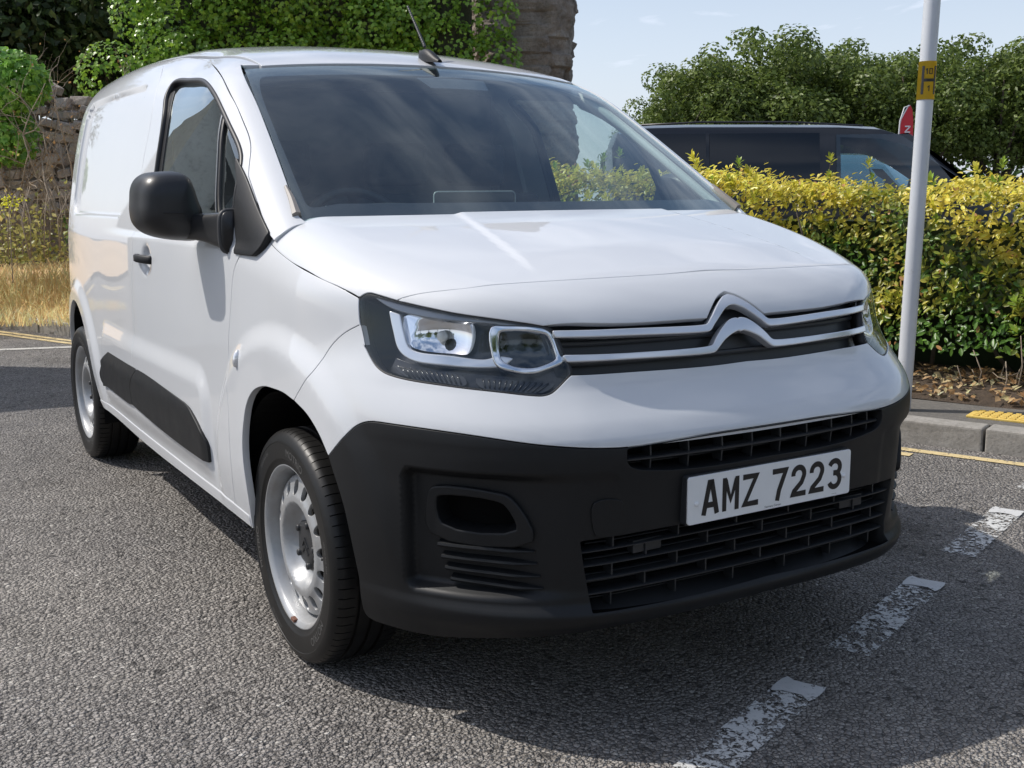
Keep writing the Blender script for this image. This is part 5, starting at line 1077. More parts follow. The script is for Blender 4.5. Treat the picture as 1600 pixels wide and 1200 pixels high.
# main reflector: a concave bowl
rf=catmull(K['refl'],5,True);c0=rf.mean(0)
def Fbowl(p):
    q=p-c0*np.array([1,1,1]);q=np.where(p[...,:1]>0,(p*np.array([-1,1,1]))-c0,q)
    r2=(q**2).sum(-1);return Lf(p)+.075*np.clip(1-r2/.0075,0,1)+.03
fm=panel_mesh('reflector_bowl',[rf],LAMP,Fbowl,REFL,off=0,h=.008,bh=.005,gap=0,flange=0);put('reflector_bowl',fm,hl,True)
bl=bmesh.new();bmesh.ops.create_uvsphere(bl,u_segments=14,v_segments=10,radius=.013);bmesh.ops.translate(bl,verts=bl.verts,vec=Vector(c0)+Vector((.03,.045,-.005)));bme=bpy.data.meshes.new('bulb');bl.to_mesh(bme);bl.free();bme.materials.append(simple('bulb_glass',(.7,.72,.7),.05));put('bulb',bme,hl,True)
mo=catmull(K['mod_o'],4,True);mi=catmull(K['mod_i'],4,True);mi=mi.mean(0)+(mi-mi.mean(0))*1.07
put('module_ring',panel_mesh('module_ring',[mo,mi],LAMP,Lf,CHR,off=-.012,h=.006,bh=.004,gap=.0015,roll=.006,flange=.03,hole_flange=.04),hl,True)
c1=mi.mean(0)
def Fbowl2(p):
    q=np.where(p[...,:1]>0,p*np.array([-1,1,1]),p)-c1
    return Lf(p)+.03*np.clip(1-(q**2).sum(-1)/.006,0,1)+.035
put('module_bowl',panel_mesh('module_bowl',[mi],LAMP,Fbowl2,simple('lamp_dark_reflector',(.06,.065,.07),.08,1),off=0,h=.008,bh=.005,gap=-.004,flange=0),hl,True)
AMB=simple('indicator_ribbed',(.07,.072,.075),.2,.5)
for nm in('lowlamp','lowlamp2'):
    lp=catmull(K[nm],3,True)
    put('indicator_reflector',panel_mesh('indicator_reflector',[lp],LAMP,Lf,AMB,off=-.030,h=.012,bh=.006,gap=0,flange=.01),hl,True)
    a=K[nm];
    for t in np.linspace(.08,.92,12):
        p0=a[0]+(a[2]-a[0])*t;p1=a[5]+(a[3]-a[5])*t
        P=on(np.array([p0,(p0+p1)/2,p1]),Lf,LAMP,-.027);V,Fa=tube(P,.0022,5);put('indicator_rib',mesh('indicator_rib',V,Fa,AMB,True),hl,True)
# lower black shelf of the lamp
sh=join_curves([catmull([(-.792,-.475,.88),(-.745,-.54,.862),(-.66,-.63,.852),(-.58,-.68,.845),(-.50,-.73,.858),(-.48,-.738,.852)],5),catmull(K['head_bot'][:9],4)],.006)
put('lamp_shelf',panel_mesh('lamp_shelf',[sh],LAMP,Lf,HOUS,off=-.045,h=.014,bh=.007,gap=.004,flange=.01),hl,True)
# ---- windscreen ----
top=np.array([(-X,.78+.18*X*X,1.68) for X in np.linspace(.655,0,14)])
ap=cm('apil')
wsb=np.array([(-X,-.085+.25*X*X,1.16) for X in np.linspace(.785,0,16)])
wl=np.array([(p[0]+.0015,p[1],p[2]) for p in ap])
half=join_curves([top[::-1],wl,wsb],.008)
wsp=fullpoly(half)
put('windscreen',panel_mesh('windscreen',[wsp],UPD,Uf,WGL,off=-.004,h=.03,bh=.01,gap=.003,roll=.001,flange=.004))
# black printed border just inside the glass
fr=K['frit'];topi=np.array([(-X,.708+.17*X*X,1.64) for X in np.linspace(.615,0,14)])
boti=np.array([(-X,.012+.25*X*X,1.19) for X in np.linspace(.655,0,12)])
ih=join_curves([topi[::-1],catmull([topi[0],(-.632,.765,1.61),fr[1],fr[2],fr[3],fr[4],fr[5],(-.712,.125,1.21),boti[0]],6),boti],.008)
put('windscreen_border',panel_mesh('windscreen_border',[wsp,fullpoly(ih)],UPD,Uf,FRIT,off=-.0075,h=.03,bh=.01,gap=.004,flange=0))
# sensor block behind the mirror
V,Fa=box((-.11,.655,1.585),(.13,.74,1.595));
sen=on(np.array([(-.12,.70,1.6),(.14,.70,1.6),(.12,.63,1.6),(-.10,.63,1.6)]),Uf,UPD,0)
put('sensor_patch',panel_mesh('sensor_patch',[sen],UPD,Uf,FRIT,off=-.0078,h=.03,bh=.01,gap=0,flange=0))
# seal between bonnet and glass, scuttle
P=on(np.array([(x,-.075+.25*x*x,1.18) for x in np.linspace(-.78,.78,60)]),Uf,UPD,-.012);N=grad(P,Uf)
V,Fa=sweep(P,N,[(-.03,-.02),(.012,-.02),(.012,.002),(-.03,.002)]);put('scuttle_panel',mesh('scuttle_panel',V,Fa,GRN,True))
# corner trims at the foot of the pillars
P=on(catmull([(-.768,.215,1.25),(-.772,.165,1.22),(-.783,.10,1.185)],6),Uf,UPD,.004);N=grad(P,Uf);wv=np.linspace(.35,1,len(P))
V,Fa=sweep(P,N,[(-.013,-.02),(.012,-.02),(.011,.004),(0,.009),(-.012,.004)]);V=(P[:,None,:]+(np.array(V).reshape(len(P),5,3)-P[:,None,:])*wv[:,None,None]).reshape(-1,3)
put('pillar_trim',mesh('pillar_trim',V,Fa,simple('grey_trim',(.22,.20,.18),.5)),mir=True)
# ---- roof ----
rt=[np.array([(-X,.79+.18*X*X,1.68) for X in np.linspace(0,.600,14)]),catmull([(-.600,.855,1.66),(-.602,1.3,1.7),(-.602,2.2,1.8),(-.598,3.3,1.8)],10),np.array([(-.598,3.3,1.8),(-.3,3.34,1.8),(0,3.35,1.8)])]
put('roof',panel_mesh('roof',[fullpoly(join_curves(rt,.012))],UPD,Uf,PAINT,h=.035,bh=.012,flange=.02))
# ---- body side: pillar, cant rail, load bay wing ----
dr=cm('doorrear');dt=cm('doortop')
low=np.array([dr[-1],(-.90,1.56,.6),(-.90,1.575,.42),(-.875,1.60,.345)])
dcl=[cm('apilbase')+np.array([0,-.035,-.015]),np.vstack([ap[::-1][:1]+[0,-.035,-.015],ap[::-1]]),catmull([ap[0],(-.640,.885,1.655),(-.606,.862,1.66)],4),catmull([(-.606,.862,1.66),(-.606,1.3,1.7),(-.606,2.2,1.8),(-.602,3.3,1.8)],14)]
sidep=join_curves(dcl,.008);s2=CYL.to2(sidep)
def c2(l):return CYL.to2(np.array(l,float))
rearedge=[(f,3.30) for f in np.linspace(s2[-1][0],math.atan2(.40-.95,.84)*.9,40)]
arc=[(-.885,2.785+.395*math.cos(t),.33+.425*math.sin(t)) for t in np.linspace(0.05,math.pi-.05,40)]
rest=join_curves([np.array([(-.86,3.30,.40),(-.87,3.2,.40),arc[0]]),np.array(arc),np.array([arc[-1],(-.875,2.385,.345)]),np.array([(-.875,2.385,.345),(-.88,1.60,.345)]),low[::-1],dr[::-1],dt,np.array([dt[-1]]*1+[K['sailr'][1],K['sailr'][2],K['apilbase'][0]+np.array([0,-.035,-.015])])],.008)
loop2=np.vstack([s2,np.array(rearedge)[1:],CYL.to2(rest)])
loop2=resample(loop2,.008,True)
put('body_side',panel_mesh('body_side',None,CYL,Uf,PAINT,loops2=[loop2],h=.0125,flange=.02),mir=True)
# sill
sl_=[(-.87,.30,.296),(-.87,.44,.298),(-.88,1.3,.298),(-.87,2.34,.312),(-.87,2.385,.340),(-.88,1.6,.339),(-.88,1.0,.332),(-.88,.44,.330),(-.88,.30,.326)]
put('sill',panel_mesh('sill',[np.array(sl_)],SIDED,Uf,PAINT,off=.003,h=.02,bh=.01,gap=0,roll=.004,flange=.05),mir=True)
# ---- doors ----
wn_=K['win'];wtop=[(-.82,.405,1.30),(-.86,.385,1.135),(-.87,1.0,1.128),(-.87,1.30,1.125),(-.84,1.325,1.16)]
winl=np.vstack([catmull([wtop[4],wn_[0]*[1,1,1],wn_[1],wn_[2],wn_[3],wn_[4],wn_[5],wn_[6],wn_[7],wn_[8],wtop[0]],6),np.array([(-.85,.388,1.20)]),np.array(wtop[1:4])])
wfix=wn_.copy()
door=empty('front_door');door.parent=van;door2=empty('front_door');door2.parent=van;MIRP[door]=door2
dloop=join_curves([dt,np.array([dt[-1],K['sailr'][1],K['sailr'][2]]),corner,catmull(np.vstack([K['doorfront'],[(-.88,.437,.335)]]),6),np.array([(-.88,.437,.335),(-.88,1.0,.338),(-.88,1.60,.345)]),low[::-1][0:],dr[::-1]],.007)
put('door_skin',panel_mesh('door_skin',[dloop,winl],SIDED,Uf,PAINT,h=.014,bh=.007,flange=.02,hole_flange=.02),door,True)
put('door_trim_panel',panel_mesh('door_trim_panel',[np.array([(-.8,.34,1.11),(-.8,.46,.40),(-.8,1.52,.40),(-.8,1.50,1.11)])],SIDED,Uf,DARK,off=-.055,h=.05,bh=.03,gap=0,flange=0),door,True)
sealP=on(resample(winl,.01,True),Uf,SIDED,.000);sealN=grad(sealP,Uf)
cen=winl.mean(0);
V,Fa=sweep(sealP,sealN,[(-.007,-.022),(.008,-.022),(.008,.002),(.002,.004),(-.007,.003)],True);put('window_seal',mesh('window_seal',V,Fa,SEAL,True),door,True)
wi=winl.copy();
put('door_glass',panel_mesh('door_glass',[winl],SIDED,Uf,SGL,off=-.012,h=.03,bh=.01,gap=.002,flange=0),door,True)
# black strip behind the rear edge and quarter light bar
dv=K['divider'];P=on(catmull([dv[0]+[.0,.035,.03],dv[1]+[0,.02,0],dv[2],(-.87,.49,1.125)],5),Uf,SIDED,-.006);N=grad(P,Uf)
V,Fa=sweep(P,N,[(-.016,-.012),(.016,-.012),(.016,.002),(.012,.004),(-.012,.004),(-.016,.002)]);put('window_divider',mesh('window_divider',V,Fa,SEAL,True),door,True)
P2=P+N*.005;V,Fa=sweep(P2,N,[(-.0035,0),(.0035,0),(.0035,.002),(-.0035,.002)]);put('divider_trim',mesh('divider_trim',V,Fa,simple('grey_metal_trim',(.35,.36,.37),.35,.5)),door,True)
br=np.array([winl[0],wn_[0],wn_[1],wn_[2],wn_[2]+[0,-.045,.01],wn_[1]+[0,-.048,0],wn_[0]+[0,-.05,0],winl[0]+[0,-.055,0]])
put('window_rear_band',panel_mesh('window_rear_band',[br],SIDED,Uf,SEAL,off=-.009,h=.02,bh=.01,gap=0,flange=.004),door,True)
# sail
sa=K['sail'];sail=np.array([sa[0]+[0,.02,.0],sa[1],K['sailr'][1],sa[2]+[0,-.012,0],sa[3]+[0,-.0,-.0],sa[4]+[0,.01,0],sa[5],sa[6]])
put('mirror_sail',panel_mesh('mirror_sail',[join_curves([catmull([sail[0],sail[1],sail[2],sail[3]],4),catmull([sail[3],sail[3]*.5+sail[4]*.5+[0,-.012,-.004],sail[4]],4),np.array([sail[4],sail[5]]),np.array([sail[5],sail[6],sail[7],sail[0]])],.006)],SIDED,Uf,BLK,off=.006,h=.015,bh=.006,gap=0,roll=.004,flange=.02),door,True)
# handle
hy0,hy1,hz=1.245,1.45,1.016
P=np.array([(-.884-.034*math.sin(math.pi*min(max((t),0),1))**.6,hy1+(hy0-hy1)*t,hz+.004*math.sin(math.pi*t)) for t in np.linspace(0.0,1,16)])
N=np.tile((-1.,0,0),(16,1));V,Fa=sweep(P,N,[(-.013,-.010),(.013,-.010),(.015,.001),(.010,.008),(-.010,.008),(-.015,.001)])
put('door_handle',mesh('door_handle',V,Fa,BLK,True),door,True)
# ---- rubbing strips ----
tr=K['trim'];tg=K['trimgap']
fs=join_curves([catmull([tg[0],tg[1],tg[2],tg[3]],4),catmull([tg[3],tr[6],tr[7],tr[8]],4),catmull([tr[8],tr[9],tr[10],tr[11]],4),catmull([tr[11],tr[12],tg[0]],4)],.006)
rs_=join_curves([catmull([tr[13]+[0,.06,0],tr[0]],3),catmull([tr[0],tr[1],tr[2],tr[3],tr[4]],4),catmull([tr[4],tr[5],tg[3]+[0,.008,0]],4),catmull([tg[3]+[0,.008,0],tg[2]+[0,.008,0],tg[1]+[0,.008,0],tg[0]+[0,.008,0]],4),np.array([tg[0]+[0,.008,0],tr[13]+[0,.06,0]])],.006)
def Frub(p):
    z=p[...,2];return Uf(p)-.010+.016*sstep(.545,.64,z)
put('rubbing_strip',panel_mesh('rubbing_strip',[fs],SIDED,Frub,BLK,h=.015,bh=.006,gap=.001,roll=.003,flange=.02),door,True)
put('rubbing_strip',panel_mesh('rubbing_strip',[rs_],SIDED,Frub,BLK,h=.015,bh=.006,gap=.001,roll=.003,flange=.02),van,True)
# side repeater
ic=K['indic'][0];iP=on(np.array([ic]),Lf,FEND)[0];iN=grad(np.array([iP]),Lf)[0]
bm_=bmesh.new();bmesh.ops.create_uvsphere(bm_,u_segments=20,v_segments=10,radius=1);bme=bpy.data.meshes.new('side_repeater')
rot=Vector(iN).to_track_quat('Z','Y').to_matrix().to_4x4()
bmesh.ops.transform(bm_,verts=bm_.verts,matrix=Matrix.Translation(Vector(iP))@rot@Matrix.Diagonal((.013,.026,.012,1)));bm_.to_mesh(bme);bm_.free();bme.polygons.foreach_set('use_smooth',[True]*len(bme.polygons))
bme.materials.append(simple('repeater_clear',(.75,.76,.78),.06,.4,1));put('side_repeater',bme,van,True)

def rrect(w,h,r,n=5):
    out=[]
    for cx,cy,a0 in((w/2-r,h/2-r,0),(-w/2+r,h/2-r,90),(-w/2+r,-h/2+r,180),(w/2-r,-h/2+r,270)):
        for k in range(n+1):
            a=R_(a0+90*k/n);out.append((cx+r*math.cos(a),cy+r*math.sin(a)))
    return out
def extr(poly,y0,y1):
    n=len(poly);V=[(a,y0,b) for a,b in poly]+[(a,y1,b) for a,b in poly];F=[tuple(range(n)),tuple(range(2*n-1,n-1,-1))]+[(i,n+i,n+(i+1)%n,(i+1)%n) for i in range(n)];return V,F
# ---- wheels ----
def wheel_meshes():
    # tyre
    half=[(.216,.084),(.222,.0935),(.235,.098),(.2365,.0995),(.240,.1000),(.262,.1022),(.282,.1018),(.283,.1030),(.286,.1028),(.300,.0975),(.3075,.0905),(.3125,.083),(.3152,.074),(.3160,.060),(.3163,.0440),(.3085,.0425),(.3085,.0350),(.3166,.0335),(.3168,.0055),(.3085,.0045)]
    prof=half+[(r,-x) for r,x in half[::-1]]
    ang=[];cut=[]
    NP=74
    for i in range(NP):
        for a,c in((0,1),(.085,1),(.10,0),(.55,0),(.985,0)):ang.append((i+a)/NP*2*math.pi);cut.append(c)
    V=[];F=[];k=len(prof)
    for t,c in zip(ang,cut):
        cs,sn=math.cos(t),math.sin(t)
        for r,x in prof:
            if c and .3095<r and abs(x)>.0445 and abs(x)<.086:r=r-.006
            elif c and r>.314 and .008<abs(x)<.033:r=r-.0035 if abs(x)<.03 else r
            V.append((x,r*cs,r*sn))
    n=len(ang)
    for i in range(n):
        j=(i+1)%n
        for q in range(k-1):F.append((i*k+q,i*k+q+1,j*k+q+1,j*k+q))
    ty=mesh('tyre',V,F,RUB,True)
    try:ty.set_sharp_from_angle(angle=R_(38))
    except Exception:pass
    # rim barrel + lip
    pr=[(.190,-.095),(.186,-.03),(.186,.000),(.190,.020),(.196,.034),(.199,.055),(.204,.068),(.2065,.080),(.2100,.0855),(.2145,.0885),(.2185,.0925),(.2215,.0930),(.2230,.0900),(.2215,.084)]
    V,F=lathe(pr,96);rim=mesh('rim',V,F,SIL,True)
    hr_=pchip([.040,.082,.096,.108,.120,.132,.150,.172,.186,.194],[.040,.040,.052,.070,.0795,.079,.072,.066,.060,.046])
    Fd=lambda p:p[...,0]-hr_(np.hypot(p[...,1],p[...,2]))
    PD=Plane((1,0,0),(-.2,0,0))
    th=np.linspace(0,2*math.pi,97)[:-1]
    outer=np.stack([0*th,.1905*np.cos(th),.1905*np.sin(th)],1)
    holes=[]
    for i in range(16):
        a=(i+.3)/16*2*math.pi;t=np.linspace(0,2*math.pi,23)[:-1]
        rr=.1575+.0215*np.cos(t);tt=.0165*np.sin(t)*(1+.10*np.cos(t))
        y=rr*math.cos(a)-tt*math.sin(a);z=rr*math.sin(a)+tt*math.cos(a);holes.append(np.stack([0*t,y,z],1))
    disc=panel_mesh('wheel_disc',[outer]+holes,PD,Fd,SIL,h=.008,bh=.0035,gap=0,roll=.001,flange=0,hole_flange=.012)
    HUB=simple('hub_cap_grey',(.022,.023,.025),.42)
    # hub cap: lobed
    V=[];F=[];seg=80;rings=[(.068,.034),(.068,.046),(.064,.0525),(.050,.0555),(.030,.0565),(.004,.0570)]
    for r,x in rings:
        for i in range(seg):
            t=2*math.pi*i/seg;q=r*(1+(.085*math.cos(5*t)*(r/.068)**2));V.append((x,q*math.cos(t),q*math.sin(t)))
    for a in range(len(rings)-1):
        for i in range(seg):
            j=(i+1)%seg;F.append((a*seg+i,a*seg+j,(a+1)*seg+j,(a+1)*seg+i))
    F.append(tuple((len(rings)-1)*seg+i for i in range(seg)))
    hub=mesh('hub_cap',V,F,HUB,True)
    bolts=[]
    for i in range(5):
        t=2*math.pi*(i)/5;V,F=lathe([(.0095,.046),(.0095,.0605),(.0075,.0625),(.0001,.0625)],14)
        bolts.append((([(x,y+.059*math.cos(t),z+.059*math.sin(t)) for x,y,z in V]),F))
    em=[]
    for dz in(.008,-.010):
        P=np.array([(.0565,-.020,-.014+dz),(.0578,0,.008+dz),(.0565,.020,-.014+dz)]);em.append(sweep(P,np.tile((1.,0,0),(3,1)),[(-.004,-.002),(.004,-.002),(.003,.003),(-.003,.003)]))
    V,F=merge(em);emb=mesh('hub_emblem',V,F,HUB)
    V,F=lathe([(.184,.022),(.02,.022)],40);V2,F2=lathe([(.185,-.06),(.02,-.06)],40);V,F=merge([(V,F),(V2,F2)])  # dark covers behind the holes, standing in for shade inside the rim
    hole_cover=mesh('wheel_hole_cover',V,F,simple('cover_dark',(.02,.018,.017),.7))
    # raised lettering on the sidewall
    return ty,rim,disc,hub,[mesh('wheel_bolt',v,f,HUB,True) for v,f in bolts],emb,hole_cover
def text_mesh(s,size):
    cu=bpy.data.curves.new('t','FONT');cu.body=s;cu.size=size;cu.resolution_u=3;cu.extrude=0;cu.align_x='CENTER'
    ob=bpy.data.objects.new('t',cu);COL.objects.link(ob);dg=bpy.context.evaluated_depsgraph_get();me=bpy.data.meshes.new_from_object(ob.evaluated_get(dg))
    V=np.array([v.co[:] for v in me.vertices]);F=[tuple(p.vertices) for p in me.polygons];bpy.data.objects.remove(ob);bpy.data.meshes.remove(me);return V,F
ty,rim,disc,hub,bolts,emb,hole_cover=wheel_meshes()
LET=simple('tyre_lettering',(.09,.09,.088),.3)
def arc_text(s,size,ang,rad,x):
    V,F=text_mesh(s,size);out=[]
    for a,b,_ in V:
        t=ang+a/rad;r=rad+b;out.append((x+.0002,-r*math.sin(t)*-1,r*math.cos(t)))
    return out,[f for f in F]
lt_=[]
for a in(.25,.25+2.1,.25+4.2):lt_.append(arc_text('MOTRIO',.030,a,.250,.1028))
for a in(1.4,3.6,5.6):lt_.append(arc_text('205/60 R16 92H',.012,a,.262,.1030))
V,F=merge(lt_);letm=mesh('sidewall_lettering',V,F,LET)
for (x,y,steer,nm) in((-.775,0,0,'fr'),(.775,0,0,'fl'),(-.782,2.785,0,'rr'),(.782,2.785,0,'rl')):
    w=empty('wheel');w.parent=van;w.location=(x,y,.314);w.rotation_euler=(0,0,math.pi if x<0 else 0)
    spin=(.4 if nm=='fr' else 1.3)
    ob=[link('tyre',ty,w),link('rim',rim,w)];t_=ob[0]
    link('wheel_disc',disc,w);hb=link('hub_cap',hub,w)
    for b in bolts:link('wheel_bolt',b,w)
    link('hub_emblem',emb,w);link('wheel_hole_cover',hole_cover,w);link('sidewall_lettering',letm,w)
    if nm=='fr':
        V,F=box((.083,-.012,-.0045),(.096,.012,.0045));m=bevel_mesh(mesh('balance_weight',V,F,simple('rusty_weight',(.16,.075,.05),.8)),.002,2)
        bw=link('balance_weight',m,w);a=R_(-95);bw.location=(0,.2120*math.cos(a),.2120*math.sin(a));bw.rotation_euler=(a+math.pi/2,0,0)
        V,F=tube([(.06,0,0),(.088,0,0)],.0045,8);vs_=link('valve_stem',mesh('valve_stem',V,F,SEAL,True),w);vs_.location=(0,.196*math.cos(.1),.196*math.sin(.1))
# ---- wheel arch liners, underbody ----
LIN=simple('arch_liner',(.006,.006,.0065),.85,spec=.2)
for yc in(0,2.785):
    t=np.linspace(.06,math.pi+.25,30);V=[];F=[]
    for a in t:
        for xx in((-.882+.095*float(sstep(1.5,2.7,np.array(a))) if yc==0 else -.868+.03*float(sstep(1.2,.2,np.array(a)))),-.50):V.append((xx,yc-.02+.385*math.cos(a),.33+.405*math.sin(a)))
    for i in range(29):F.append((2*i,2*i+1,2*i+3,2*i+2))
    b=len(V);V.append((-.50,yc-.02,.3));
    for i in range(29):F.append((2*i+1,b,2*i+3))
    put('arch_liner',mesh('arch_liner',V,F,LIN),van,True)
V,F=extr([(-.45,-.70),(.45,-.70),(.62,-.42),(.72,.42),(.72,3.2),(-.72,3.2),(-.72,.42),(-.62,-.42)],.245,.275) if 'extr' in globals() else None;V=[(a,c,b) for a,b,c in V];put('underbody_tray',mesh('underbody_tray',V,F,LIN))
V,F=merge([box((-.50,-.60,.275),(.50,.40,.98)),box((-.80,.62,.275),(.80,2.2,.40)),box((-.5,2.2,.275),(.5,3.2,.40))]);put('light_block_boxes',mesh('light_block_boxes',V,F,LIN))  # unseen black boxes inside the body, added to block light
for x in(-.86,.86):
    V,F=box((x*.93-.012,.50,.275),(x*.93+.012,2.30,.36));put('inner_sill',mesh('inner_sill',V,F,LIN))
V,F=box((-.66,-.60,.230),(-.60,-.585,.26));put('air_deflector',mesh('air_deflector',V,F,LIN))
# ---- rear face ----
class RearD:
    def to2(s,P):P=np.asarray(P,float);return P[:,[0,2]]
    def ray(s,uv):
        n=len(uv);return np.stack([uv[:,0],np.full(n,2.5),uv[:,1]],1),np.broadcast_to(np.array([0,1.,0]),(n,3))
rp=np.array([(-.80,3.4,.42),(.80,3.4,.42),(.83,3.4,.8),(.80,3.4,1.2),(.68,3.4,1.70),(.58,3.4,1.76),(-.58,3.4,1.76),(-.68,3.4,1.70),(-.80,3.4,1.2),(-.83,3.4,.8)])
put('rear_doors',panel_mesh('rear_doors',[rp],RearD(),Uf,PAINT,h=.05,bh=.02,flange=.02))
# ---- number plate ----
plate=empty('number_plate',(0,-.886,.5565));plate.parent=van
PW,PH=.520,.111
PLM=NT('plate_white');PLM.bsdf(Base_Color=PLM.mix(PLM.noise(PLM.obj(),18,5,.6),(.78,.79,.79),(.85,.86,.86)),Roughness=.18,Coat_Weight=.5)
V,F=extr(rrect(PW,PH,.007),-.0035,.0015);link('plate_base',bevel_mesh(mesh('plate_base',V,F,PLM.m),.0006,1),plate)
V,F=extr(rrect(.524,.115,.006),.0018,.025);link('plate_plinth',mesh('plate_plinth',V,F,GRN),plate)
INK=simple('plate_black',(.008,.008,.009),.3)
def arcp(cx,cy,rx,ry,a0,a1,n=12):return [(cx+rx*math.cos(R_(a)),cy+ry*math.sin(R_(a))) for a in np.linspace(a0,a1,n)]
W_,H_=.043,.079-.014;hw=W_/2-.0035
GL={'A':[[(-hw-.002,-.007),(-.0035,H_+.003),(.0035,H_+.003),(hw+.002,-.007)],[(-hw*.62,H_*.24),(hw*.62,H_*.24)]],
'M':[[(-hw-.001,-.007),(-hw-.001,H_+.007)],[(hw+.001,-.007),(hw+.001,H_+.007)],[(-hw+.001,H_+.002),(0,H_*.30),(hw-.001,H_+.002)]],
'Z':[[(-hw-.006,H_),(hw,H_),(-hw,0),(hw+.007,0)]],
'7':[[(-hw-.007,H_),(hw,H_),(hw*.55,H_*.72),(-hw*.15,H_*.28),(-hw*.45,-.007)]],
'2':[[(-hw,H_-.020)]+arcp(0,H_-hw*.95,hw,hw*.95,175,-20,14)+[(hw*.55,H_*.42),(-hw*.8,H_*.12),(-hw,0),(hw+.007,0)]],
'3':[arcp(0,H_-hw*.92,hw,hw*.92,160,-62,14)+[(hw*.15,H_*.535),(-hw*.25,H_*.535)],[(-hw*.25,H_*.535),(hw*.2,H_*.535)]+arcp(0,hw*.98,hw,hw*.98,62,-160,16)]}
def stroke(pl,w):
    """mitred flat stroke -> quads"""
    P=np.array(pl);n=len(P);L=[];Rr=[]
    for i in range(n):
        d0=P[i]-P[i-1] if i>0 else P[1]-P[0];d1=P[i+1]-P[i] if i<n-1 else d0
        d0=d0/np.linalg.norm(d0);d1=d1/np.linalg.norm(d1);n0=np.array((-d0[1],d0[0]));n1=np.array((-d1[1],d1[0]));m=n0+n1;q=np.linalg.norm(m)
        m=m/q if q>1e-6 else n0;k=min(1/max(m@n1,.35),1.7);L.append(P[i]+m*w/2*k);Rr.append(P[i]-m*w/2*k)
    return L,Rr
xs_=-.2195
for ch in 'AMZ 7223':
    if ch==' ':xs_+=.022+.011;continue
    V=[];F=[]
    for si,pl in enumerate(GL[ch]):
        L,Rr=stroke(pl,.0135 if ch!='M' else .0125);n=len(L);b=len(V);yy=-.0041-.0001*si
        V+=[(a[0],yy,a[1]) for a in L]+[(a[0],yy,a[1]) for a in Rr];F+=[(b+i,b+i+1,b+n+i+1,b+n+i) for i in range(n-1)]
    cx=xs_+.025;V=[(a+cx,y,z-.0315) for a,y,z in V];link('plate_character',mesh('plate_character',V,F,INK),plate);xs_+=.050+.011
for x in(-.236,.236):
    V,F=lathe([(.0001,.006),(.003,.0055),(.0055,.0035),(.006,0)],14);link('plate_screw',mesh('plate_screw',[(y+x,-.0035-q,z-.012*0-.008) for q,y,z in V],F,simple('screw_cap',(.8,.8,.8),.3),True),plate)
for s,sz,px,pz in(('Yeomans Citroen',.0075,.0,-.0505),('Yeomans Plates',.003,.205,-.050)):
    V,F=text_mesh(s,sz);link('plate_small_print',mesh('plate_small_print',[(a+px,-.0040,b+pz) for a,b,_ in V],F,INK),plate)
# ---- mirrors ----
HO=np.array([(-1.109,1.229),(-1.105,1.261),(-1.092,1.286),(-1.07,1.301),(-1.034,1.307),(-.99,1.306),(-.965,1.293),(-.952,1.264),(-.942,1.228),(-.931,1.195),(-.929,1.155),(-.944,1.115),(-.992,1.113),(-1.045,1.122),(-1.083,1.138),(-1.105,1.162),(-1.111,1.194)])
sc_=1.0434;HO=np.array([-1.8432,1.2433])+(HO-np.array([-1.8432,1.2433]))*sc_;ho=catmull(HO,4,True);cc=np.array((-.984,1.2065));V=[];F=[];prof=[(.985,.565),(1.0,.555),(1.0,.50),(.985,.465),(.94,.435),(.85,.412),(.68,.396),(.40,.388),(.12,.386)]
n=len(ho)
for s_,y_ in prof:
    for p in ho:q=cc+(p-cc)*s_;V.append((q[0],y_+.14,q[1]))
for a in range(len(prof)-1):
    for i in range(n):
        j=(i+1)%n;F.append((a*n+i,a*n+j,(a+1)*n+j,(a+1)*n+i))
F.append(tuple((len(prof)-1)*n+i for i in range(n)))
mir=empty('door_mirror');mir.parent=van;mir2=empty('door_mirror');mir2.parent=van;MIRP[mir]=mir2
MBLK=simple('mirror_black_plastic',(.016,.0165,.018),.36,bump=(.08,700))
def fixn(me):
    bm=bmesh.new();bm.from_mesh(me);bmesh.ops.recalc_face_normals(bm,faces=bm.faces);bm.to_mesh(me);bm.free();return me
put('mirror_housing',fixn(mesh('mirror_housing',V,F,MBLK,True)),mir,True)
put('mirror_glass',mesh('mirror_glass',[(cc[0]+(p[0]-cc[0])*.93,.700,cc[1]+(p[1]-cc[1])*.93) for p in ho],[tuple(range(n))],CHR),mir,True)
# seam line of the lower shell
sv=[p for p in ho if p[1]<1.212];
P=[(-1.0755,.61,1.194),(-1.03,.534,1.191),(-.97,.5265,1.191),(-.92,.555,1.193),(-.90,.61,1.196)]
ps=catmull(P,5);V,F=tube(ps,.0022,6);put('housing_seam',mesh('housing_seam',V,F,SEAL,True),mir,True)
pa=catmull([(-.945,.625,1.150),(-.915,.570,1.149),(-.895,.50,1.146),(-.878,.43,1.142),(-.866,.365,1.138)],4);V=[];F=[]
T=np.gradient(pa,axis=0);T/=np.linalg.norm(T,axis=1)[:,None]
hts=np.interp(np.linspace(0,1,len(pa)),[0,.45,.75,1],[.038,.040,.050,.060]);dps=np.interp(np.linspace(0,1,len(pa)),[0,.5,1],[.045,.038,.040])
for i,p in enumerate(pa):
    S=np.cross(T[i],(0,0,1));S/=np.linalg.norm(S)
    for k in range(20):
        a=2*math.pi*k/20;ca,sa_=math.cos(a),math.sin(a);V.append(p+S*dps[i]*np.sign(ca)*abs(ca)**.55+np.array((0,0,1))*hts[i]*np.sign(sa_)*abs(sa_)**.55)
for i in range(len(pa)-1):
    for k in range(20):
        j=(k+1)%20;F.append((i*20+k,i*20+j,(i+1)*20+j,(i+1)*20+k))
F.append(tuple(range(20)));F.append(tuple((len(pa)-1)*20+k for k in range(20)))
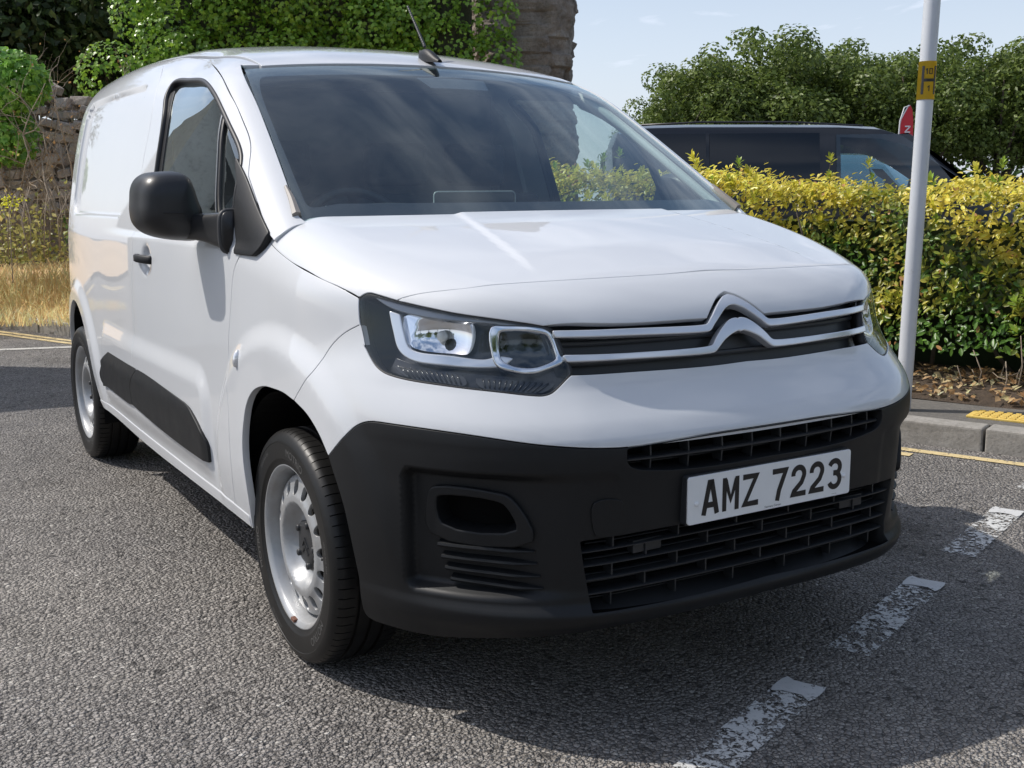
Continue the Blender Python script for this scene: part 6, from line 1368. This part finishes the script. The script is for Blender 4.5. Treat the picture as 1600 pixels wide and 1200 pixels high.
put('mirror_arm',fixn(mesh('mirror_arm',V,F,MBLK,True)),mir,True)
P=[];
for k in range(24):
    a=2*math.pi*k/24;ca,sa_=math.cos(a),math.sin(a);S=np.cross(T[-2],(0,0,1));S/=np.linalg.norm(S);P.append(pa[-2]+S*.040*np.sign(ca)*abs(ca)**.55+np.array((0,0,1))*.059*np.sign(sa_)*abs(sa_)**.55)
V,F=tube(P,.007,6,True);put('mirror_gasket',mesh('mirror_gasket',V,F,simple('gasket_grey',(.05,.05,.052),.5),True),mir,True)
# ---- aerial ----
aer=empty('aerial',(0,.83,1.695));aer.parent=van
V=[];F=[];ys=np.linspace(0,1,10)
for t in ys:
    y=-.075+.15*t;h=.052*math.sin(math.pi*min(1,.12+.80*t))**.8*(t**.7) if t<.95 else .03;w_=.019*math.sin(math.pi*(.1+.85*t))**.6
    for k in range(9):
        a=math.pi*k/8;V.append((w_*math.cos(a),y,-.012+.018*t+(.010+h)*math.sin(a)**.7))
for i in range(9):
    for k in range(8):F.append((i*9+k,i*9+k+1,(i+1)*9+k+1,(i+1)*9+k))
link('aerial_base',fixn(mesh('aerial_base',V,F,BLK,True)),aer)
pp=np.array([(0,.035+.13*t,.052+.155*t) for t in np.linspace(0,1,60)]);rr=np.array([.0052-.0016*(i/59)+(.0007 if i%3==0 else 0) for i in range(60)])
V,F=tube(pp,rr,8);link('aerial_mast',mesh('aerial_mast',V,F,GRN,True),aer)
# ---- cab interior ----
V=[];F=[];nx=24;secs=[(.06,1.170),(.18,1.168),(.36,1.165),(.50,1.150),(.56,1.085),(.575,1.0),(.56,.80),(.50,.62)]
for y_,z_ in secs:
    for i in range(nx+1):
        x=-.76+1.52*i/nx;V.append((x,y_+.10*abs(x)**2*(1 if y_<.3 else .2)-.0,z_+.050*math.exp(-((x+.40)/.17)**4)*(1 if .3<y_<.55 else 0)-.015*(x/.76)**4))
for a in range(len(secs)-1):
    for i in range(nx):F.append((a*(nx+1)+i,a*(nx+1)+i+1,(a+1)*(nx+1)+i+1,(a+1)*(nx+1)+i))
put('dashboard',fixn(mesh('dashboard',V,F,DARK,True)))
th=np.linspace(0,2*math.pi,41)[:-1];tl=R_(28)
ring=np.array([(-.38+.185*math.cos(a),.60+.185*math.sin(a)*math.sin(tl),1.085+.185*math.sin(a)*math.cos(tl)) for a in th])
sw=empty('steering_wheel');sw.parent=van
V,F=tube(ring,.016,10,True);link('steering_rim',mesh('steering_rim',V,F,SEAL,True),sw)
V,F=box((-.46,.58,1.035),(-.30,.62,1.125));link('steering_hub',bevel_mesh(mesh('steering_hub',V,F,DARK),.015,3),sw)
for dx in(-.13,.13):
    V,F=box((-.38+dx-.06,.595,1.065),(-.38+dx+.06,.612,1.095));link('steering_spoke',mesh('steering_spoke',V,F,DARK),sw)
def seat(x):
    s=empty('cab_seat');s.parent=van
    for nm,lo,hi,rx in(('seat_cushion',(x-.24,.85,.58),(x+.24,1.32,.74),0),('seat_back',(x-.235,1.22,.70),(x+.235,1.36,1.24),-8),('head_restraint',(x-.13,1.33,1.27),(x+.13,1.42,1.44),-6)):
        V,F=box(lo,hi);link(nm,bevel_mesh(mesh(nm,V,F,SEATM,True),.035,4),s)
seat(-.38);seat(.12);seat(.48)
V,F=merge([box((-.80,1.60,.42),(.80,1.62,1.20)),box((-.70,1.60,1.20),(.70,1.62,1.66))]);put('bulkhead',mesh('bulkhead',V,F,simple('bulkhead_grey',(.10,.105,.11),.6)))
put('headlining',panel_mesh('headlining',[np.array([(-.58,.92,1.6),(.58,.92,1.6),(.60,1.6,1.7),(-.60,1.6,1.7)])],UPD,Uf,GREYTRIM,off=-.045,h=.06,bh=.03,gap=0,flange=0))
V,F=box((-.80,.40,.40),(.80,1.62,.44));put('cab_floor',mesh('cab_floor',V,F,DARK))
PT=simple('pillar_trim_grey',(.62,.65,.62),.6)
P=on(catmull(K['apil'][:, :],4)+np.array([-.03,0,0]),Uf,UPD,-.03);N=grad(P,Uf);V,F=sweep(P,N,[(-.05,-.025),(.05,-.025),(.05,0),(-.05,0)]);put('pillar_lining',mesh('pillar_lining',V,F,PT,True),van,True)
# small screen on the dash
V,F=box((-.27,.30,1.15),(.02,.305,1.245));m=bevel_mesh(mesh('dash_screen',V,F,simple('screen_dark',(.02,.022,.025),.15)),.002,1);ds=put('dash_screen',m)
V,F=extr(rrect(.29,.095,.012),-.002,.0);V=[(a-.125,.2975+y,b+1.1975) for a,y,b in V];
P=np.array([(a-.125,.298,b+1.1975) for a,b in rrect(.29,.097,.014)]);V,F=tube(P,.002,5,True);put('screen_edge',mesh('screen_edge',V,F,simple('screen_edge_grey',(.4,.42,.42),.4)))
V,F=box((-.62,.17,1.190),(-.24,.30,1.194));V=[(a,b,c+(b-.17)*.26-.02*((a+.43)/.19)**2) for a,b,c in V];pp_=put('dash_reflection_sheet',mesh('dash_reflection_sheet',V,F,simple('pale_sheet',(.62,.66,.62),.8)))  # pale tilted sheet stands in for a reflection in the windscreen
